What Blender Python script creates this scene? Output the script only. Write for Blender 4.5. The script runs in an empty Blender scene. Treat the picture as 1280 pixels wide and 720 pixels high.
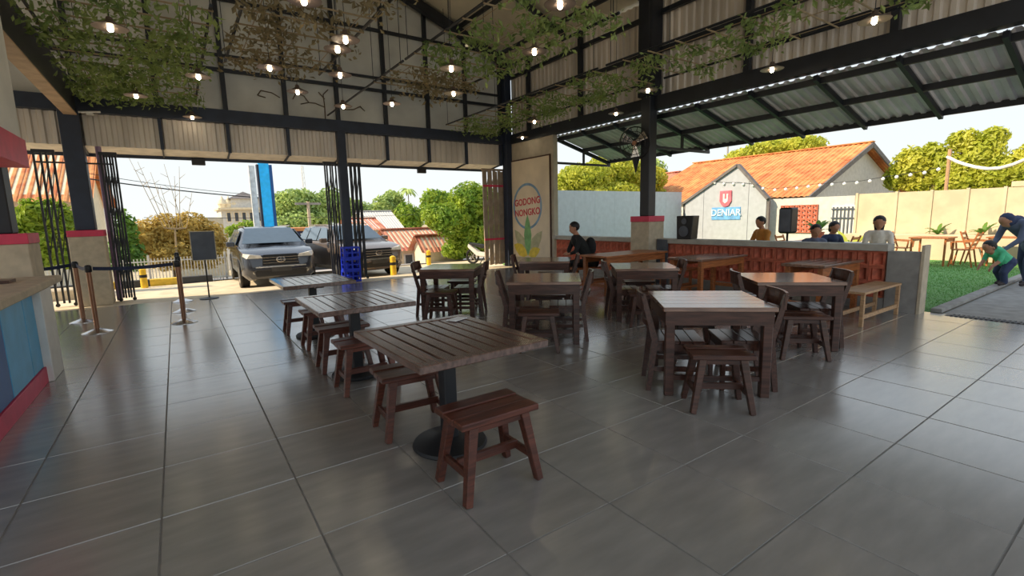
import bpy, bmesh, math, random
import numpy as np
from mathutils import Vector, Matrix
random.seed(7); NR = np.random.RandomState(11)
scene = bpy.context.scene
C = scene.collection
PI = math.pi

# ------------------------------------------------------------------ camera
F_PX, YAW, PITCH, ROLL, EYE = 599.3, .60483, .14685, -.024586, 1.5
def cam_axes():
    cy, sy, cp, sp = math.cos(YAW), math.sin(YAW), math.cos(PITCH), math.sin(PITCH)
    fw = Vector((sy*cp, cy*cp, -sp)); r = Vector((cy, -sy, 0)); u = r.cross(fw)
    c, s = math.cos(ROLL), math.sin(ROLL)
    return c*r + s*u, -s*r + c*u, fw
AX_R, AX_U, AX_F = cam_axes()
cam_d = bpy.data.cameras.new('camera'); cam_d.sensor_width = 36; cam_d.lens = F_PX/1280*36
cam_d.clip_start = .05; cam_d.clip_end = 1000
cam = bpy.data.objects.new('camera', cam_d); C.objects.link(cam)
m = Matrix.Identity(4)
for i in range(3):
    m[i][0] = AX_R[i]; m[i][1] = AX_U[i]; m[i][2] = -AX_F[i]
m[2][3] = EYE
cam.matrix_world = m
scene.camera = cam
def ray(x, y): return AX_R*((x-640)/F_PX) + AX_U*((360-y)/F_PX) + AX_F
def at_z(x, y, z=0.): d = ray(x, y); return Vector((0, 0, EYE)) + d*((z-EYE)/d.z)
def at_Y(x, y, Y): d = ray(x, y); return Vector((0, 0, EYE)) + d*(Y/d.y)
def at_X(x, y, X): d = ray(x, y); return Vector((0, 0, EYE)) + d*(X/d.x)
def to_px(P):
    d = Vector(P) - Vector((0, 0, EYE)); w = d.dot(AX_F)
    if w <= .05: return None
    return 640+F_PX*d.dot(AX_R)/w, 360-F_PX*d.dot(AX_U)/w

# ------------------------------------------------------------------ light
vs = scene.view_settings
vs.view_transform = 'Standard'; vs.look = 'None'; vs.gamma = 1; vs.use_curve_mapping = False
vs.exposure = 0.78
SKY = .72
world = bpy.data.worlds.new('sky'); scene.world = world; world.use_nodes = True
wn = world.node_tree; wn.nodes.clear()
wo = wn.nodes.new('ShaderNodeOutputWorld'); wb = wn.nodes.new('ShaderNodeBackground')
tc = wn.nodes.new('ShaderNodeTexCoord'); sx = wn.nodes.new('ShaderNodeSeparateXYZ'); cr = wn.nodes.new('ShaderNodeValToRGB')
wn.links.new(tc.outputs['Generated'], sx.inputs[0]); wn.links.new(sx.outputs['Z'], cr.inputs[0])
cr.color_ramp.elements[0].position = 0; cr.color_ramp.elements[0].color = (.80, .83, .80, 1)
cr.color_ramp.elements[1].position = .9; cr.color_ramp.elements[1].color = (.60, .72, .90, 1)
e = cr.color_ramp.elements.new(.25); e.color = (.72, .80, .86, 1)
wn.links.new(cr.outputs[0], wb.inputs[0]); wb.inputs[1].default_value = SKY
wn.links.new(wb.outputs[0], wo.inputs[0])
sun_d = bpy.data.lights.new('sun', 'SUN'); sun_d.energy = 3.6; sun_d.color = (1, .82, .58); sun_d.angle = .01
sun = bpy.data.objects.new('sun', sun_d); C.objects.link(sun)
SUN_DIR = Vector((-.95, .30, math.tan(math.radians(37)))).normalized()
sun.rotation_euler = SUN_DIR.to_track_quat('Z', 'Y').to_euler()
sun.location = (-20, 10, 30)

# ------------------------------------------------------------------ materials
MATS = {}
def srgb(r, g, b):
    f = lambda c: (c/255/12.92 if c/255 <= .04045 else ((c/255+.055)/1.055)**2.4)
    return (f(r), f(g), f(b), 1)
def mat(name, col, rough=.6, metal=0, var=.12, scale=6, bump=0, stretch=(1, 1, 1), emit=None, estr=0, rnd=0, col2=None, spec=.5, trans=0, coords='Object', coat=0):
    mt = bpy.data.materials.new(name); mt.use_nodes = True
    nt = mt.node_tree; b = nt.nodes['Principled BSDF']
    b.inputs['Roughness'].default_value = rough; b.inputs['Metallic'].default_value = metal
    b.inputs['Specular IOR Level'].default_value = spec
    if coat: b.inputs['Coat Weight'].default_value = coat; b.inputs['Coat Roughness'].default_value = .08
    c = srgb(*col)
    tcn = nt.nodes.new('ShaderNodeTexCoord'); mp = nt.nodes.new('ShaderNodeMapping'); mp.inputs['Scale'].default_value = stretch
    nt.links.new(tcn.outputs[coords], mp.inputs[0])
    nz = nt.nodes.new('ShaderNodeTexNoise'); nz.inputs['Scale'].default_value = scale; nz.inputs['Detail'].default_value = 5
    nt.links.new(mp.outputs[0], nz.inputs[0])
    rp = nt.nodes.new('ShaderNodeValToRGB')
    lo = [max(0, v*(1-var*1.6)) for v in c[:3]]+[1]; hi = [min(1, v*(1+var*1.6)) for v in c[:3]]+[1]
    if col2: lo = list(c); hi = list(srgb(*col2))
    rp.color_ramp.elements[0].position = .32; rp.color_ramp.elements[1].position = .68
    rp.color_ramp.elements[0].color = lo; rp.color_ramp.elements[1].color = hi
    nt.links.new(nz.outputs['Fac'], rp.inputs[0])
    out = rp.outputs[0]
    if rnd:
        oi = nt.nodes.new('ShaderNodeObjectInfo'); hs = nt.nodes.new('ShaderNodeHueSaturation')
        mr = nt.nodes.new('ShaderNodeMapRange'); mr.inputs[3].default_value = 1-rnd; mr.inputs[4].default_value = 1+rnd
        nt.links.new(oi.outputs['Random'], mr.inputs[0]); nt.links.new(mr.outputs[0], hs.inputs['Value']); nt.links.new(out, hs.inputs['Color']); out = hs.outputs[0]
    nt.links.new(out, b.inputs['Base Color'])
    if bump:
        bp = nt.nodes.new('ShaderNodeBump'); bp.inputs['Strength'].default_value = bump; bp.inputs['Distance'].default_value = .01
        nt.links.new(nz.outputs['Fac'], bp.inputs['Height']); nt.links.new(bp.outputs[0], b.inputs['Normal'])
    if emit: b.inputs['Emission Color'].default_value = srgb(*emit); b.inputs['Emission Strength'].default_value = estr
    if trans:
        ms = nt.nodes.new('ShaderNodeMixShader'); tr = nt.nodes.new('ShaderNodeBsdfTranslucent'); ms.inputs[0].default_value = trans
        nt.links.new(out, tr.inputs[0]); nt.links.new(b.outputs[0], ms.inputs[1]); nt.links.new(tr.outputs[0], ms.inputs[2])
        nt.links.new(ms.outputs[0], nt.nodes['Material Output'].inputs[0])
    MATS[name] = mt; return mt
mat('tile', (146, 141, 134), rough=.24, var=.08, scale=2.2, stretch=(1, 4, 1), rnd=.04, spec=1.0, bump=.02, coat=.9)
MATS['tile'].node_tree.nodes['Principled BSDF'].inputs['Coat Roughness'].default_value = .2
mat('grout', (128, 124, 118), .7)
mat('steel', (32, 36, 44), .5, var=.15, scale=3)
mat('steel_blue', (36, 46, 66), .5, var=.15, scale=3)
mat('corrugated', (220, 210, 198), .45, metal=.15, var=.12, scale=1.5, stretch=(1, 1, .3))
mat('canopy_sheet', (226, 222, 226), .5, metal=.1, var=.1, scale=1.5)
mat('panel', (212, 212, 206), .7, var=.10, scale=1.2, rnd=.05)
mat('roof_under', (200, 192, 172), .7, var=.12, scale=.8)
mat('soffit', (214, 206, 192), .6, var=.08)
mat('beam_tan', (176, 150, 122), .6, var=.1)
mat('concrete', (196, 182, 158), .8, var=.08, scale=8, bump=.1)
mat('concrete_grey', (150, 148, 144), .85, var=.1, scale=6, bump=.15)
mat('cap', (176, 172, 162), .7, var=.08)
mat('white_paint', (226, 224, 218), .6, var=.04)
mat('pink', (214, 60, 92), .5, var=.06)
mat('blue_paint', (92, 176, 222), .45, var=.05)
mat('navy_paint', (22, 84, 150), .45, var=.05)
mat('block', (194, 104, 78), .75, var=.16, scale=14, rnd=.12, bump=.15)
mat('wood_red', (88, 48, 36), .33, var=.28, scale=5, stretch=(1, 9, 9), rnd=.12, bump=.06)
mat('wood_dark', (74, 46, 36), .28, var=.28, scale=5, stretch=(1, 9, 9), rnd=.14, bump=.06)
mat('wood_top', (132, 100, 82), .13, spec=.9, var=.22, scale=4, stretch=(1, 10, 6), rnd=.08, bump=.05)
mat('wood_slat', (104, 80, 70), .18, spec=.8, var=.22, scale=4, stretch=(9, 1, 6), rnd=.16, bump=.06)
mat('wood_orange', (168, 102, 58), .4, var=.2, scale=5, stretch=(1, 8, 8), rnd=.1)
mat('wood_pale', (188, 150, 112), .5, var=.15, scale=5, stretch=(8, 1, 8))
mat('iron', (40, 42, 46), .5, var=.1)
mat('black', (22, 22, 24), .5, var=.1)
mat('black_cloth', (26, 27, 30), .85, var=.15)
mat('rubber', (24, 24, 24), .8)
mat('chrome', (205, 200, 195), .2, metal=.9, var=.03)
mat('brass', (150, 112, 90), .28, metal=.8, var=.05)
mat('belt', (30, 40, 70), .7)
mat('sign_grey', (84, 90, 100), .5)
mat('crate_blue', (28, 58, 210), .4, var=.08, rnd=.06)
mat('card', (235, 236, 236), .5, var=.02)
mat('bulb', (255, 244, 220), .3, emit=(255, 236, 200), estr=26, var=0)
mat('shade', (120, 104, 96), .4, metal=.4)
mat('asphalt', (176, 172, 168), .9, var=.1, scale=4)
mat('apron', (216, 200, 172), .9, var=.1, scale=3, bump=.1)
mat('earth', (176, 160, 128), .95, var=.2, scale=.4)
mat('kerb_yellow', (226, 190, 70), .8); mat('kerb_black', (60, 62, 66), .8)
mat('fence_white', (222, 222, 218), .6)
mat('leaf', (96, 140, 44), .5, col2=(176, 196, 66), scale=1.6, var=.1, trans=.35, coords='Object')
mat('leaf_dark', (64, 108, 44), .5, col2=(120, 160, 60), scale=1.4, trans=.35)
mat('leaf_far', (130, 160, 96), .7, col2=(186, 204, 116), scale=.4, trans=.2)  # distance haze put into the colour as a paler green
mat('leaf_gold', (178, 154, 84), .7, col2=(224, 198, 112), scale=1.6, trans=.3)
mat('leaf_yellow', (164, 178, 52), .5, col2=(216, 214, 88), scale=1.2, trans=.4)
mat('ivy', (100, 128, 68), .55, col2=(172, 190, 116), scale=3, trans=.3)
mat('ivy_dry', (120, 112, 84), .7, col2=(172, 156, 118), scale=3, trans=.25)
mat('bark', (104, 88, 70), .9, var=.25, scale=12, bump=.3)
mat('twig', (168, 148, 116), .9)
mat('turf', (104, 152, 84), .9, var=.12, scale=20, bump=.3)
mat('turf_blade', (112, 164, 84), .8, var=.15, scale=3, trans=.3)
mat('fence_grey', (186, 194, 200), .55, var=.04)
mat('gable_grey', (180, 184, 190), .7, var=.04)
mat('boundary', (206, 190, 160), .8, var=.06, scale=3)
mat('rust', (190, 104, 56), .75, var=.25, scale=2.2, stretch=(1, 1, 1), col2=(222, 158, 96), rnd=.12)
mat('rust_red', (168, 92, 74), .8, col2=(206, 150, 120), scale=2)
mat('wall_cream', (226, 212, 182), .85, var=.06)
mat('wall_grey', (206, 204, 198), .85, var=.06)
mat('barge', (112, 106, 104), .7)
mat('window_dark', (70, 76, 84), .2)
mat('cyan_sign', (30, 160, 220), .35, emit=(30, 160, 220), estr=.25)
mat('car_dark', (58, 62, 72), .22, metal=.3, coat=.8, var=.03)
mat('car_bronze', (120, 106, 96), .25, metal=.4, coat=.8, var=.03)
mat('car_glass', (92, 110, 128), .06, var=.03)
mat('lamp_glass', (226, 222, 212), .1)
mat('plate', (52, 52, 54), .5)
mat('yellow_paint', (236, 190, 40), .5)
mat('skin', (182, 130, 102), .6, var=.06); mat('hair', (26, 22, 22), .6)
mat('cloth_black', (30, 32, 32), .9, var=.2); mat('cloth_orange', (196, 132, 60), .85); mat('cloth_white', (226, 218, 206), .85)
mat('cloth_slate', (92, 100, 122), .85, var=.15); mat('cloth_navy', (52, 62, 92), .85, var=.12); mat('cloth_green', (84, 190, 140), .85); mat('shoe', (60, 50, 50), .7)
mat('shoe_white', (220, 214, 206), .7)
mat('banner', (226, 210, 184), .75, var=.05, scale=2)
mat('banner_wall', (182, 172, 154), .8, var=.06)
mat('ring_blue', (120, 156, 186), .5); mat('sign_red', (206, 70, 76), .5); mat('leaf_print', (120, 170, 110), .6); mat('leaf_print_pale', (178, 176, 140), .6); mat('leaf_print_yellow', (220, 196, 70), .6)
mat('sign_pink', (232, 110, 124), .5); mat('sign_blue', (110, 170, 222), .5); mat('sign_pale_blue', (196, 222, 244), .5); mat('sign_pale', (250, 226, 222), .5)
mat('wire', (44, 46, 50), .6); mat('white_cord', (236, 236, 232), .5)
mat('terracotta', (190, 110, 80), .8)
mat('gate_tan', (164, 146, 126), .6, var=.1)
mat('lilac', (150, 128, 160), .5)

# ------------------------------------------------------------------ mesh builder
class MB:
    def __init__(s): s.v = []; s.f = []
    def add(s, vs, fs):
        o = len(s.v); s.v += [tuple(v) for v in vs]; s.f += [tuple(i+o for i in f) for f in fs]; return s
    def box(s, x0, y0, z0, x1, y1, z1):
        return s.add([(x0,y0,z0),(x1,y0,z0),(x1,y1,z0),(x0,y1,z0),(x0,y0,z1),(x1,y0,z1),(x1,y1,z1),(x0,y1,z1)],
                     [(0,3,2,1),(4,5,6,7),(0,1,5,4),(1,2,6,5),(2,3,7,6),(3,0,4,7)])
    def bar(s, p0, p1, w, h=None, w1=None, h1=None, up=(0, 0, 1)):
        p0, p1 = Vector(p0), Vector(p1); h = w if h is None else h; w1 = w if w1 is None else w1; h1 = h if h1 is None else h1
        d = (p1-p0).normalized(); u = Vector(up)
        if abs(d.dot(u)) > .98: u = Vector((0, 1, 0))
        a = d.cross(u).normalized(); b = a.cross(d)
        vs = [p0+a*i*w/2+b*j*h/2 for i, j in ((-1,-1),(1,-1),(1,1),(-1,1))]+[p1+a*i*w1/2+b*j*h1/2 for i, j in ((-1,-1),(1,-1),(1,1),(-1,1))]
        return s.add(vs, [(0,3,2,1),(4,5,6,7),(0,1,5,4),(1,2,6,5),(2,3,7,6),(3,0,4,7)])
    def cyl(s, p0, p1, r0, r1=None, n=10, caps=True):
        p0, p1 = Vector(p0), Vector(p1); r1 = r0 if r1 is None else r1
        d = (p1-p0).normalized(); u = Vector((0, 0, 1)) if abs(d.z) < .95 else Vector((1, 0, 0))
        a = d.cross(u).normalized(); b = d.cross(a)
        vs = [p+(a*math.cos(2*PI*k/n)+b*math.sin(2*PI*k/n))*r for p, r in ((p0, r0), (p1, r1)) for k in range(n)]
        fs = [(k, (k+1) % n, n+(k+1) % n, n+k) for k in range(n)]
        if caps: fs += [tuple(range(n))[::-1], tuple(range(n, 2*n))]
        return s.add(vs, fs)
    def tube(s, pts, r, n=6):
        for a, b in zip(pts[:-1], pts[1:]): s.cyl(a, b, r, r, n)
        return s
    def lathe(s, prof, n=20, c=(0, 0, 0)):
        vs = [(c[0]+r*math.cos(2*PI*k/n), c[1]+r*math.sin(2*PI*k/n), c[2]+z) for r, z in prof for k in range(n)]
        fs = [(i*n+k, i*n+(k+1) % n, (i+1)*n+(k+1) % n, (i+1)*n+k) for i in range(len(prof)-1) for k in range(n)]
        fs += [tuple(range(n))[::-1], tuple(range((len(prof)-1)*n, len(prof)*n))]
        return s.add(vs, fs)
    def ball(s, c, r, n=10, m_=6, sq=(1, 1, 1)):
        pr = []
        vs = [(c[0]+r*sq[0]*math.sin(PI*i/m_)*math.cos(2*PI*k/n), c[1]+r*sq[1]*math.sin(PI*i/m_)*math.sin(2*PI*k/n), c[2]-r*sq[2]*math.cos(PI*i/m_)) for i in range(1, m_) for k in range(n)]
        b = len(vs); vs += [(c[0], c[1], c[2]-r*sq[2]), (c[0], c[1], c[2]+r*sq[2])]
        fs = [(i*n+k, i*n+(k+1) % n, (i+1)*n+(k+1) % n, (i+1)*n+k) for i in range(m_-2) for k in range(n)]
        fs += [(b, (k+1) % n, k) for k in range(n)] + [(b+1, (m_-2)*n+k, (m_-2)*n+(k+1) % n) for k in range(n)]
        return s.add(vs, fs)
    def prism(s, poly, o, ux, uy, th):
        """2-D polygon extruded: o + x*ux + y*uy, thickness th along ux x uy"""
        o, ux, uy = Vector(o), Vector(ux), Vector(uy); nn = ux.cross(uy).normalized()*th; n = len(poly)
        vs = [o+ux*x+uy*y for x, y in poly]; vs += [v+nn for v in vs]
        fs = [tuple(range(n))[::-1], tuple(range(n, 2*n))]+[(k, (k+1) % n, n+(k+1) % n, n+k) for k in range(n)]
        return s.add(vs, fs)
    def mesh(s, name, bevel=0, smooth=False, seg=1):
        me = bpy.data.meshes.new(name); me.from_pydata(s.v, [], s.f)
        bm = bmesh.new(); bm.from_mesh(me)
        bmesh.ops.recalc_face_normals(bm, faces=bm.faces)
        if bevel: bmesh.ops.bevel(bm, geom=bm.edges[:], offset=bevel, segments=seg, affect='EDGES', clamp_overlap=True)
        bm.to_mesh(me); bm.free()
        if smooth:
            me.polygons.foreach_set('use_smooth', [True]*len(me.polygons))
            me.set_sharp_from_angle(angle=math.radians(40))
        me.update(); return me
    def build(s, name, material, parent=None, bevel=0, smooth=False, loc=None, rz=0):
        return link(name, s.mesh(name, bevel, smooth), material, parent, loc, rz)
def link(name, me, material, parent=None, loc=None, rz=0):
    if material and not me.materials: me.materials.append(MATS[material] if isinstance(material, str) else material)
    o = bpy.data.objects.new(name, me); C.objects.link(o)
    if parent: o.parent = parent
    if loc is not None: o.location = loc
    o.rotation_euler[2] = rz
    return o
def tag(o, label=None, cat=None, group=None, kind=None):
    if label: o['label'] = label
    if cat: o['category'] = cat
    if group: o['group'] = group
    if kind: o['kind'] = kind
    return o
def thing(name, label, cat, loc=(0, 0, 0), rz=0, group=None, kind=None):
    o = bpy.data.objects.new(name, None); C.objects.link(o); o.location = loc; o.rotation_euler[2] = rz
    o.empty_display_size = .1
    return tag(o, label, cat, group, kind)
CH = {}
def copy_tree(o, parent=None):
    c = o.copy(); C.objects.link(c); c.parent = parent
    for ch in [x for x in ALLCH(o)]: copy_tree(ch, c)
    return c
def ALLCH(o):
    return list(o.children)
def box(name, b, material, parent=None, bevel=0): return MB().box(*b).build(name, material, parent, bevel)
def struct(o): o['kind'] = 'structure'; return o
def text_mesh(s, size, depth, material, parent, name, matrix, bold=False):
    cu = bpy.data.curves.new('txt', 'FONT'); cu.body = s; cu.size = size; cu.extrude = depth; cu.align_x = 'CENTER'; cu.align_y = 'CENTER'
    cu.resolution_u = 3
    if bold: cu.offset = size*.025
    t = bpy.data.objects.new('txt', cu); C.objects.link(t)
    me = bpy.data.meshes.new_from_object(t.evaluated_get(bpy.context.evaluated_depsgraph_get()))
    bpy.data.objects.remove(t)
    me.transform(matrix); me.materials.clear()
    return link(name, me, material, parent)
def basis(o, ux, uy):
    ux, uy = Vector(ux).normalized(), Vector(uy).normalized(); n = ux.cross(uy)
    mm = Matrix.Identity(4)
    for i in range(3): mm[i][0] = ux[i]; mm[i][1] = uy[i]; mm[i][2] = n[i]; mm[i][3] = o[i]
    return mm

# ------------------------------------------------------------------ constants of the place
XR, YS = 8.6, 12.4            # open right side, street side
RIDGE_X, EAVE_Z, SLOPE = 3.5, 6.06, .38
def roof_z(x): return EAVE_Z + SLOPE*(XR-RIDGE_X) - SLOPE*abs(x-RIDGE_X)
def gz(y):                    # street ground falls away
    pts = [(12.6, -.03), (14.2, -.2), (18, -.3), (30, -1.3), (60, -3.2), (400, -3.2)]
    if y <= 12.6: return -.03
    for (a, za), (b, zb) in zip(pts[:-1], pts[1:]):
        if y <= b: return za+(zb-za)*(y-a)/(b-a)
    return -3.2

# ------------------------------------------------------------------ ground and floor
gb = MB(); ys = [-40, 11.7, 12.6, 14.2, 18, 30, 60, 400]
for a, b in zip(ys[:-1], ys[1:]):
    za, zb = (gz(a) if a > 11.7 else -.09), (gz(b) if b > 11.7 else -.09)
    gb.add([(-200, a, za), (300, a, za), (300, b, zb), (-200, b, zb)], [(0, 1, 2, 3)])
tag(struct(gb.build('ground', 'earth')), 'pale dry ground sloping away behind the street', 'ground')
ap = MB()
for a, b in ((11.74, 12.6), (12.6, 14.2), (14.2, 17.6)):
    ap.add([(-14, a, gz(a)+.02), (22, a, gz(a)+.02), (22, b, gz(b)+.02), (-14, b, gz(b)+.02)], [(0, 1, 2, 3)])
struct(ap.build('forecourt', 'apron'))
rd = MB(); 
for a, b in ((18.1, 24),): rd.add([(-60, a, gz(a)+.03), (80, a, gz(a)+.03), (80, b, gz(b)+.03), (-60, b, gz(b)+.03)], [(0, 1, 2, 3)])
struct(rd.build('road', 'asphalt'))
TS, TX0, TY0 = .645, .43, 2.93
floor = struct(box('floor', (-6.5, -6, -.08, 8.78, 11.76, -.004), 'grout'))
cand = []
for i in range(-10, 14):
    for j in range(-14, 15):
        x0, y0 = TX0+i*TS, TY0+j*TS
        x1, y1 = min(x0+TS, 8.78), min(y0+TS, 11.76)
        if x1-x0 < .1 or y1-y0 < .1 or x0 < -6.5 or y0 < -6: continue
        p = to_px(((x0+x1)/2, (y0+y1)/2, 0))
        vis = p is not None and -90 < p[0] < 1370 and 250 < p[1] < 860
        cand.append((0 if vis else 1, math.hypot(x0, y0), x0, y0, x1, y1))
cand.sort()
def tile_mb(mb, x0, y0, x1, y1, z=0):
    g, c = .0015, .004
    a = [(x0+g, y0+g), (x1-g, y0+g), (x1-g, y1-g), (x0+g, y1-g)]; b = [(x0+g+c, y0+g+c), (x1-g-c, y0+g+c), (x1-g-c, y1-g-c), (x0+g+c, y1-g-c)]
    vs = [(x, y, -.01) for x, y in a]+[(x, y, z) for x, y in b]
    return mb.add(vs, [(4, 5, 6, 7), (0, 1, 5, 4), (1, 2, 6, 5), (2, 3, 7, 6), (3, 0, 4, 7)])
full = tile_mb(MB(), 0, 0, TS, TS).mesh('floor_tile'); full.materials.append(MATS['tile'])
rest = MB()
for k, (v, d, x0, y0, x1, y1) in enumerate(cand):
    if k < 298:
        if abs(x1-x0-TS) < 1e-4 and abs(y1-y0-TS) < 1e-4:
            o = link('floor_tile', full, None, floor, (x0, y0, random.uniform(-.0006, .0006)))
        else: tile_mb(MB(), x0, y0, x1, y1).build('floor_tile', 'tile', floor)
    else: tile_mb(rest, x0, y0, x1, y1)
tag(rest.build('floor_tiles_beyond', 'tile', floor), kind='stuff')

# ------------------------------------------------------------------ corrugated sheet helper
def corrugated(p0, ua, la, ub, lb, depth=.036, pitch=.17, nb=1, top=None, zscale=None):
    """waves run along ua (length la); straight along ub (length lb)"""
    ua, ub, p0 = Vector(ua).normalized(), Vector(ub).normalized(), Vector(p0); n = ua.cross(ub)
    prof = [(0, 0), (.18, 0), (.32, 1), (.5, 1), (.68, 1), (.82, 0)]
    pts = []; k = 0
    while True:
        for f, hh in prof:
            t = (k+f)*pitch
            if t > la: break
            pts.append((t, hh*depth))
        k += 1
        if k*pitch > la: break
    pts.append((la, 0)); mb = MB(); vs = []
    for t, hh in pts:
        l1 = lb if top is None else top(t)
        vs += [p0+ua*t+n*hh, p0+ua*t+n*hh+ub*l1]
    fs = [(2*i, 2*i+2, 2*i+3, 2*i+1) for i in range(len(pts)-1)]
    return mb.add(vs, fs)

# ------------------------------------------------------------------ street side wall (header + gable)
wall = struct(box('wall_back', (-6.5, YS-.1, 3.66, XR+.1, YS+.1, 3.93), 'steel_blue'))
mx = [-6.4, -5.1, -3.85, -2.6, -1.3, -.05, 1.15, 2.36, 3.53, 4.74, 5.93, 7.1, 8.28]
for x in mx:
    box('mullion', (x-.045, YS-.06, 3.93, x+.045, YS+.03, roof_z(x)-.05), 'steel', wall)
    box('header_post', (x-.03, YS-.03, 3.04, x+.03, YS+.05, 3.66), 'steel_blue', wall)
for z, h in ((4.76, .07), (5.06, .05), (6.2, .07)):
    xa = -6.4 if z < 4.5 else RIDGE_X-(roof_z(RIDGE_X)-z-.1)/SLOPE
    box('girt', (max(-6.4, xa), YS-.05, z-h/2, min(8.5, 2*RIDGE_X-xa), YS+.02, z+h/2), 'steel', wall)
rows = [3.93, 4.76, 5.06, 6.2, 8.2]
for xa, xb in zip(mx, mx[1:]+[8.62]):
    for za, zb in zip(rows[:-1], rows[1:]):
        ta, tb = roof_z(xa)-.02, roof_z(xb)-.02
        if min(ta, tb) <= za+.02: 
            continue
        pa, pb = min(zb, ta), min(zb, tb)
        poly = [(xa+.005, za+.004), (xb-.005, za+.004), (xb-.005, pb-.004)]
        for xm in (RIDGE_X,):
            if xa < xm < xb and zb > roof_z(xm)-.02: poly.append((xm, roof_z(xm)-.02))
        poly.append((xa+.005, pa-.004))
        MB().prism(poly, (0, YS+.07, 0), (1, 0, 0), (0, 0, 1), -.02).build('panel', 'panel', wall)
    corrugated((xa, YS+.09, 3.06), (1, 0, 0), xb-xa, (0, 0, 1), .62).build('corrugated_sheet', 'corrugated', wall)
# narrow lean-to strip outside: pale soffit, dark rail
so = MB().add([(-6.5, YS+.1, 3.08), (XR-.2, YS+.1, 3.08), (XR-.2, YS+.75, 2.99), (-6.5, YS+.75, 2.99)], [(0, 1, 2, 3)]).add([(-6.5, YS+.1, 3.12), (XR-.2, YS+.1, 3.12), (XR-.2, YS+.75, 3.03), (-6.5, YS+.75, 3.03)], [(3, 2, 1, 0)])
so.build('soffit', 'soffit', wall)
box('soffit_rail', (-6.5, YS+.72, 2.93, XR-.2, YS+.79, 3.05), 'steel_blue', wall)
for x in mx: 
    MB().bar((x, YS+.1, 3.06), (x, YS+.75, 2.97), .03, .04).build('soffit_bracket', 'steel', wall)

# ------------------------------------------------------------------ right side wall over the opening
wr = struct(box('wall_right', (XR-.1, -2.0, 3.66, XR+.1, YS, 3.93), 'steel'))
my = [-2, .65, 2.8, 4.95, 7.1, 9.25, 11.4, 12.4]
for a, b in zip(my[:-1], my[1:]):
    corrugated((XR+.12, b, 3.90), (0, -1, 0), b-a, (0, 0, 1), 2.06).build('corrugated_sheet', 'corrugated', wr)
for y in my: box('mullion', (XR-.04, y-.05, 3.93, XR+.06, y+.05, 5.95), 'steel', wr)
for z in (4.85, 5.58): box('girt', (XR-.02, -2, z-.045, XR+.06, YS, z+.045), 'steel', wr)
for a, b in ((-2, 4.95),): box('girt', (XR-.0, a, 4.28, XR+.06, b, 4.35), 'steel', wr)

# ------------------------------------------------------------------ ceiling: main roof with rafters and purlins
rx = [-6.6, RIDGE_X, XR+.45]
cb = MB().prism([(rx[0], roof_z(rx[0])), (rx[1], roof_z(rx[1])), (rx[2], roof_z(rx[2])), (rx[2], roof_z(rx[2])+.08), (rx[1], roof_z(rx[1])+.08), (rx[0], roof_z(rx[0])+.08)], (0, -1.4, 0), (1, 0, 0), (0, 0, 1), -14.4)
ceil = struct(cb.build('ceiling', 'roof_under'))
for x in (-5, -3.4, -1.8, -.2, 1.4, 2.7, 4.3, 5.6, 6.9, 8.2):
    MB().bar((x, -1.3, roof_z(x)-.05), (x, 12.9, roof_z(x)-.05), .06, .1).build('purlin', 'steel', ceil)
for y in (12.2, 7.1, 1.9, -1.2):
    for a, b in ((-6.5, RIDGE_X), (RIDGE_X, XR)):
        MB().bar((a, y, roof_z(a)-.2), (b, y, roof_z(b)-.2), .16, .24).build('rafter', 'steel', ceil)
for y in (9.7, 4.5):
    for x0, x1 in ((3.5, 8.5),): MB().bar((x0, y, roof_z(x0)-.12), (x1, y, roof_z(x1)-.12), .08, .12).build('rafter', 'steel', ceil)
# deep beam along the counter side
bl = struct(box('trim_1', (-1.47, -1.3, 3.60, -1.3, YS-.1, 4.2), 'steel'))
box('beam_soffit', (-1.48, -1.3, 3.575, -1.29, YS-.1, 3.605), 'beam_tan', bl)
# unseen half wall added against the sun, open above for bounce light
wl = struct(box('wall_left_added', (-6.7, -1.4, -.05, -6.5, YS+.1, 1.1), 'wall_grey'))
for y in (-1.2, 1.9, 7.1, 12.3): box('side_post', (-6.68, y-.08, 1.1, -6.52, y+.08, 4.2), 'steel', wl)
box('side_beam', (-6.68, -1.4, 3.9, -6.52, YS, 4.15), 'steel', wl)

# ------------------------------------------------------------------ pillars
def pillar(x, y, w, top, label, plinth=.5, upper=None, band=True):
    t = thing('pillar', label, 'pillar', (x, y, 0), 0, 'steel pillars of the hall', 'structure')
    box('post', (-w/2, -w/2, 1.45, w/2, w/2, top), 'steel_blue' if y > 12 else 'steel', t, .012)
    if plinth:
        p = plinth/2
        box('plinth', (-p, -p, -.01, p, p, 1.33), 'concrete', t, .01)
        box('plinth_band', (-p-.006, -p-.006, 1.33, p+.006, p+.006, 1.45), 'pink', t, .006)
    else: box('post_foot', (-w/2, -w/2, 0, w/2, w/2, 1.46), 'steel_blue', t)
    if upper:
        box('upper_post', (-upper/2, -upper/2, 3.93, upper/2, upper/2, top), 'steel', t)
    return t
pillar(-1.42, YS, .30, 3.7, 'dark blue steel pillar on a cream plinth behind the queue posts', .52)
pillar(8.45, YS-.1, .22, 5.98, 'dark corner pillar where banner wall meets the street side', 0)
pillar(XR-.12, 7.0, .24, 5.96, 'dark steel pillar on a pink-banded plinth carrying the fan', .5, .34)
pillar(-1.70, 8.06, .28, 3.62, 'dark pillar on a pink-banded plinth behind the counter', .56)
t = pillar(3.55, YS, .20, 3.7, 'slim dark pillar behind the blue crates', 0)
# lilac rain pipe by the street pillar
tag(MB().cyl((-1.09, YS+.22, .0), (-1.09, YS+.22, 3.07), .05, n=10).build('rain_pipe', 'lilac', None, 0, True), 'lilac rain pipe beside the dark blue street pillar', 'pipe')

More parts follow.
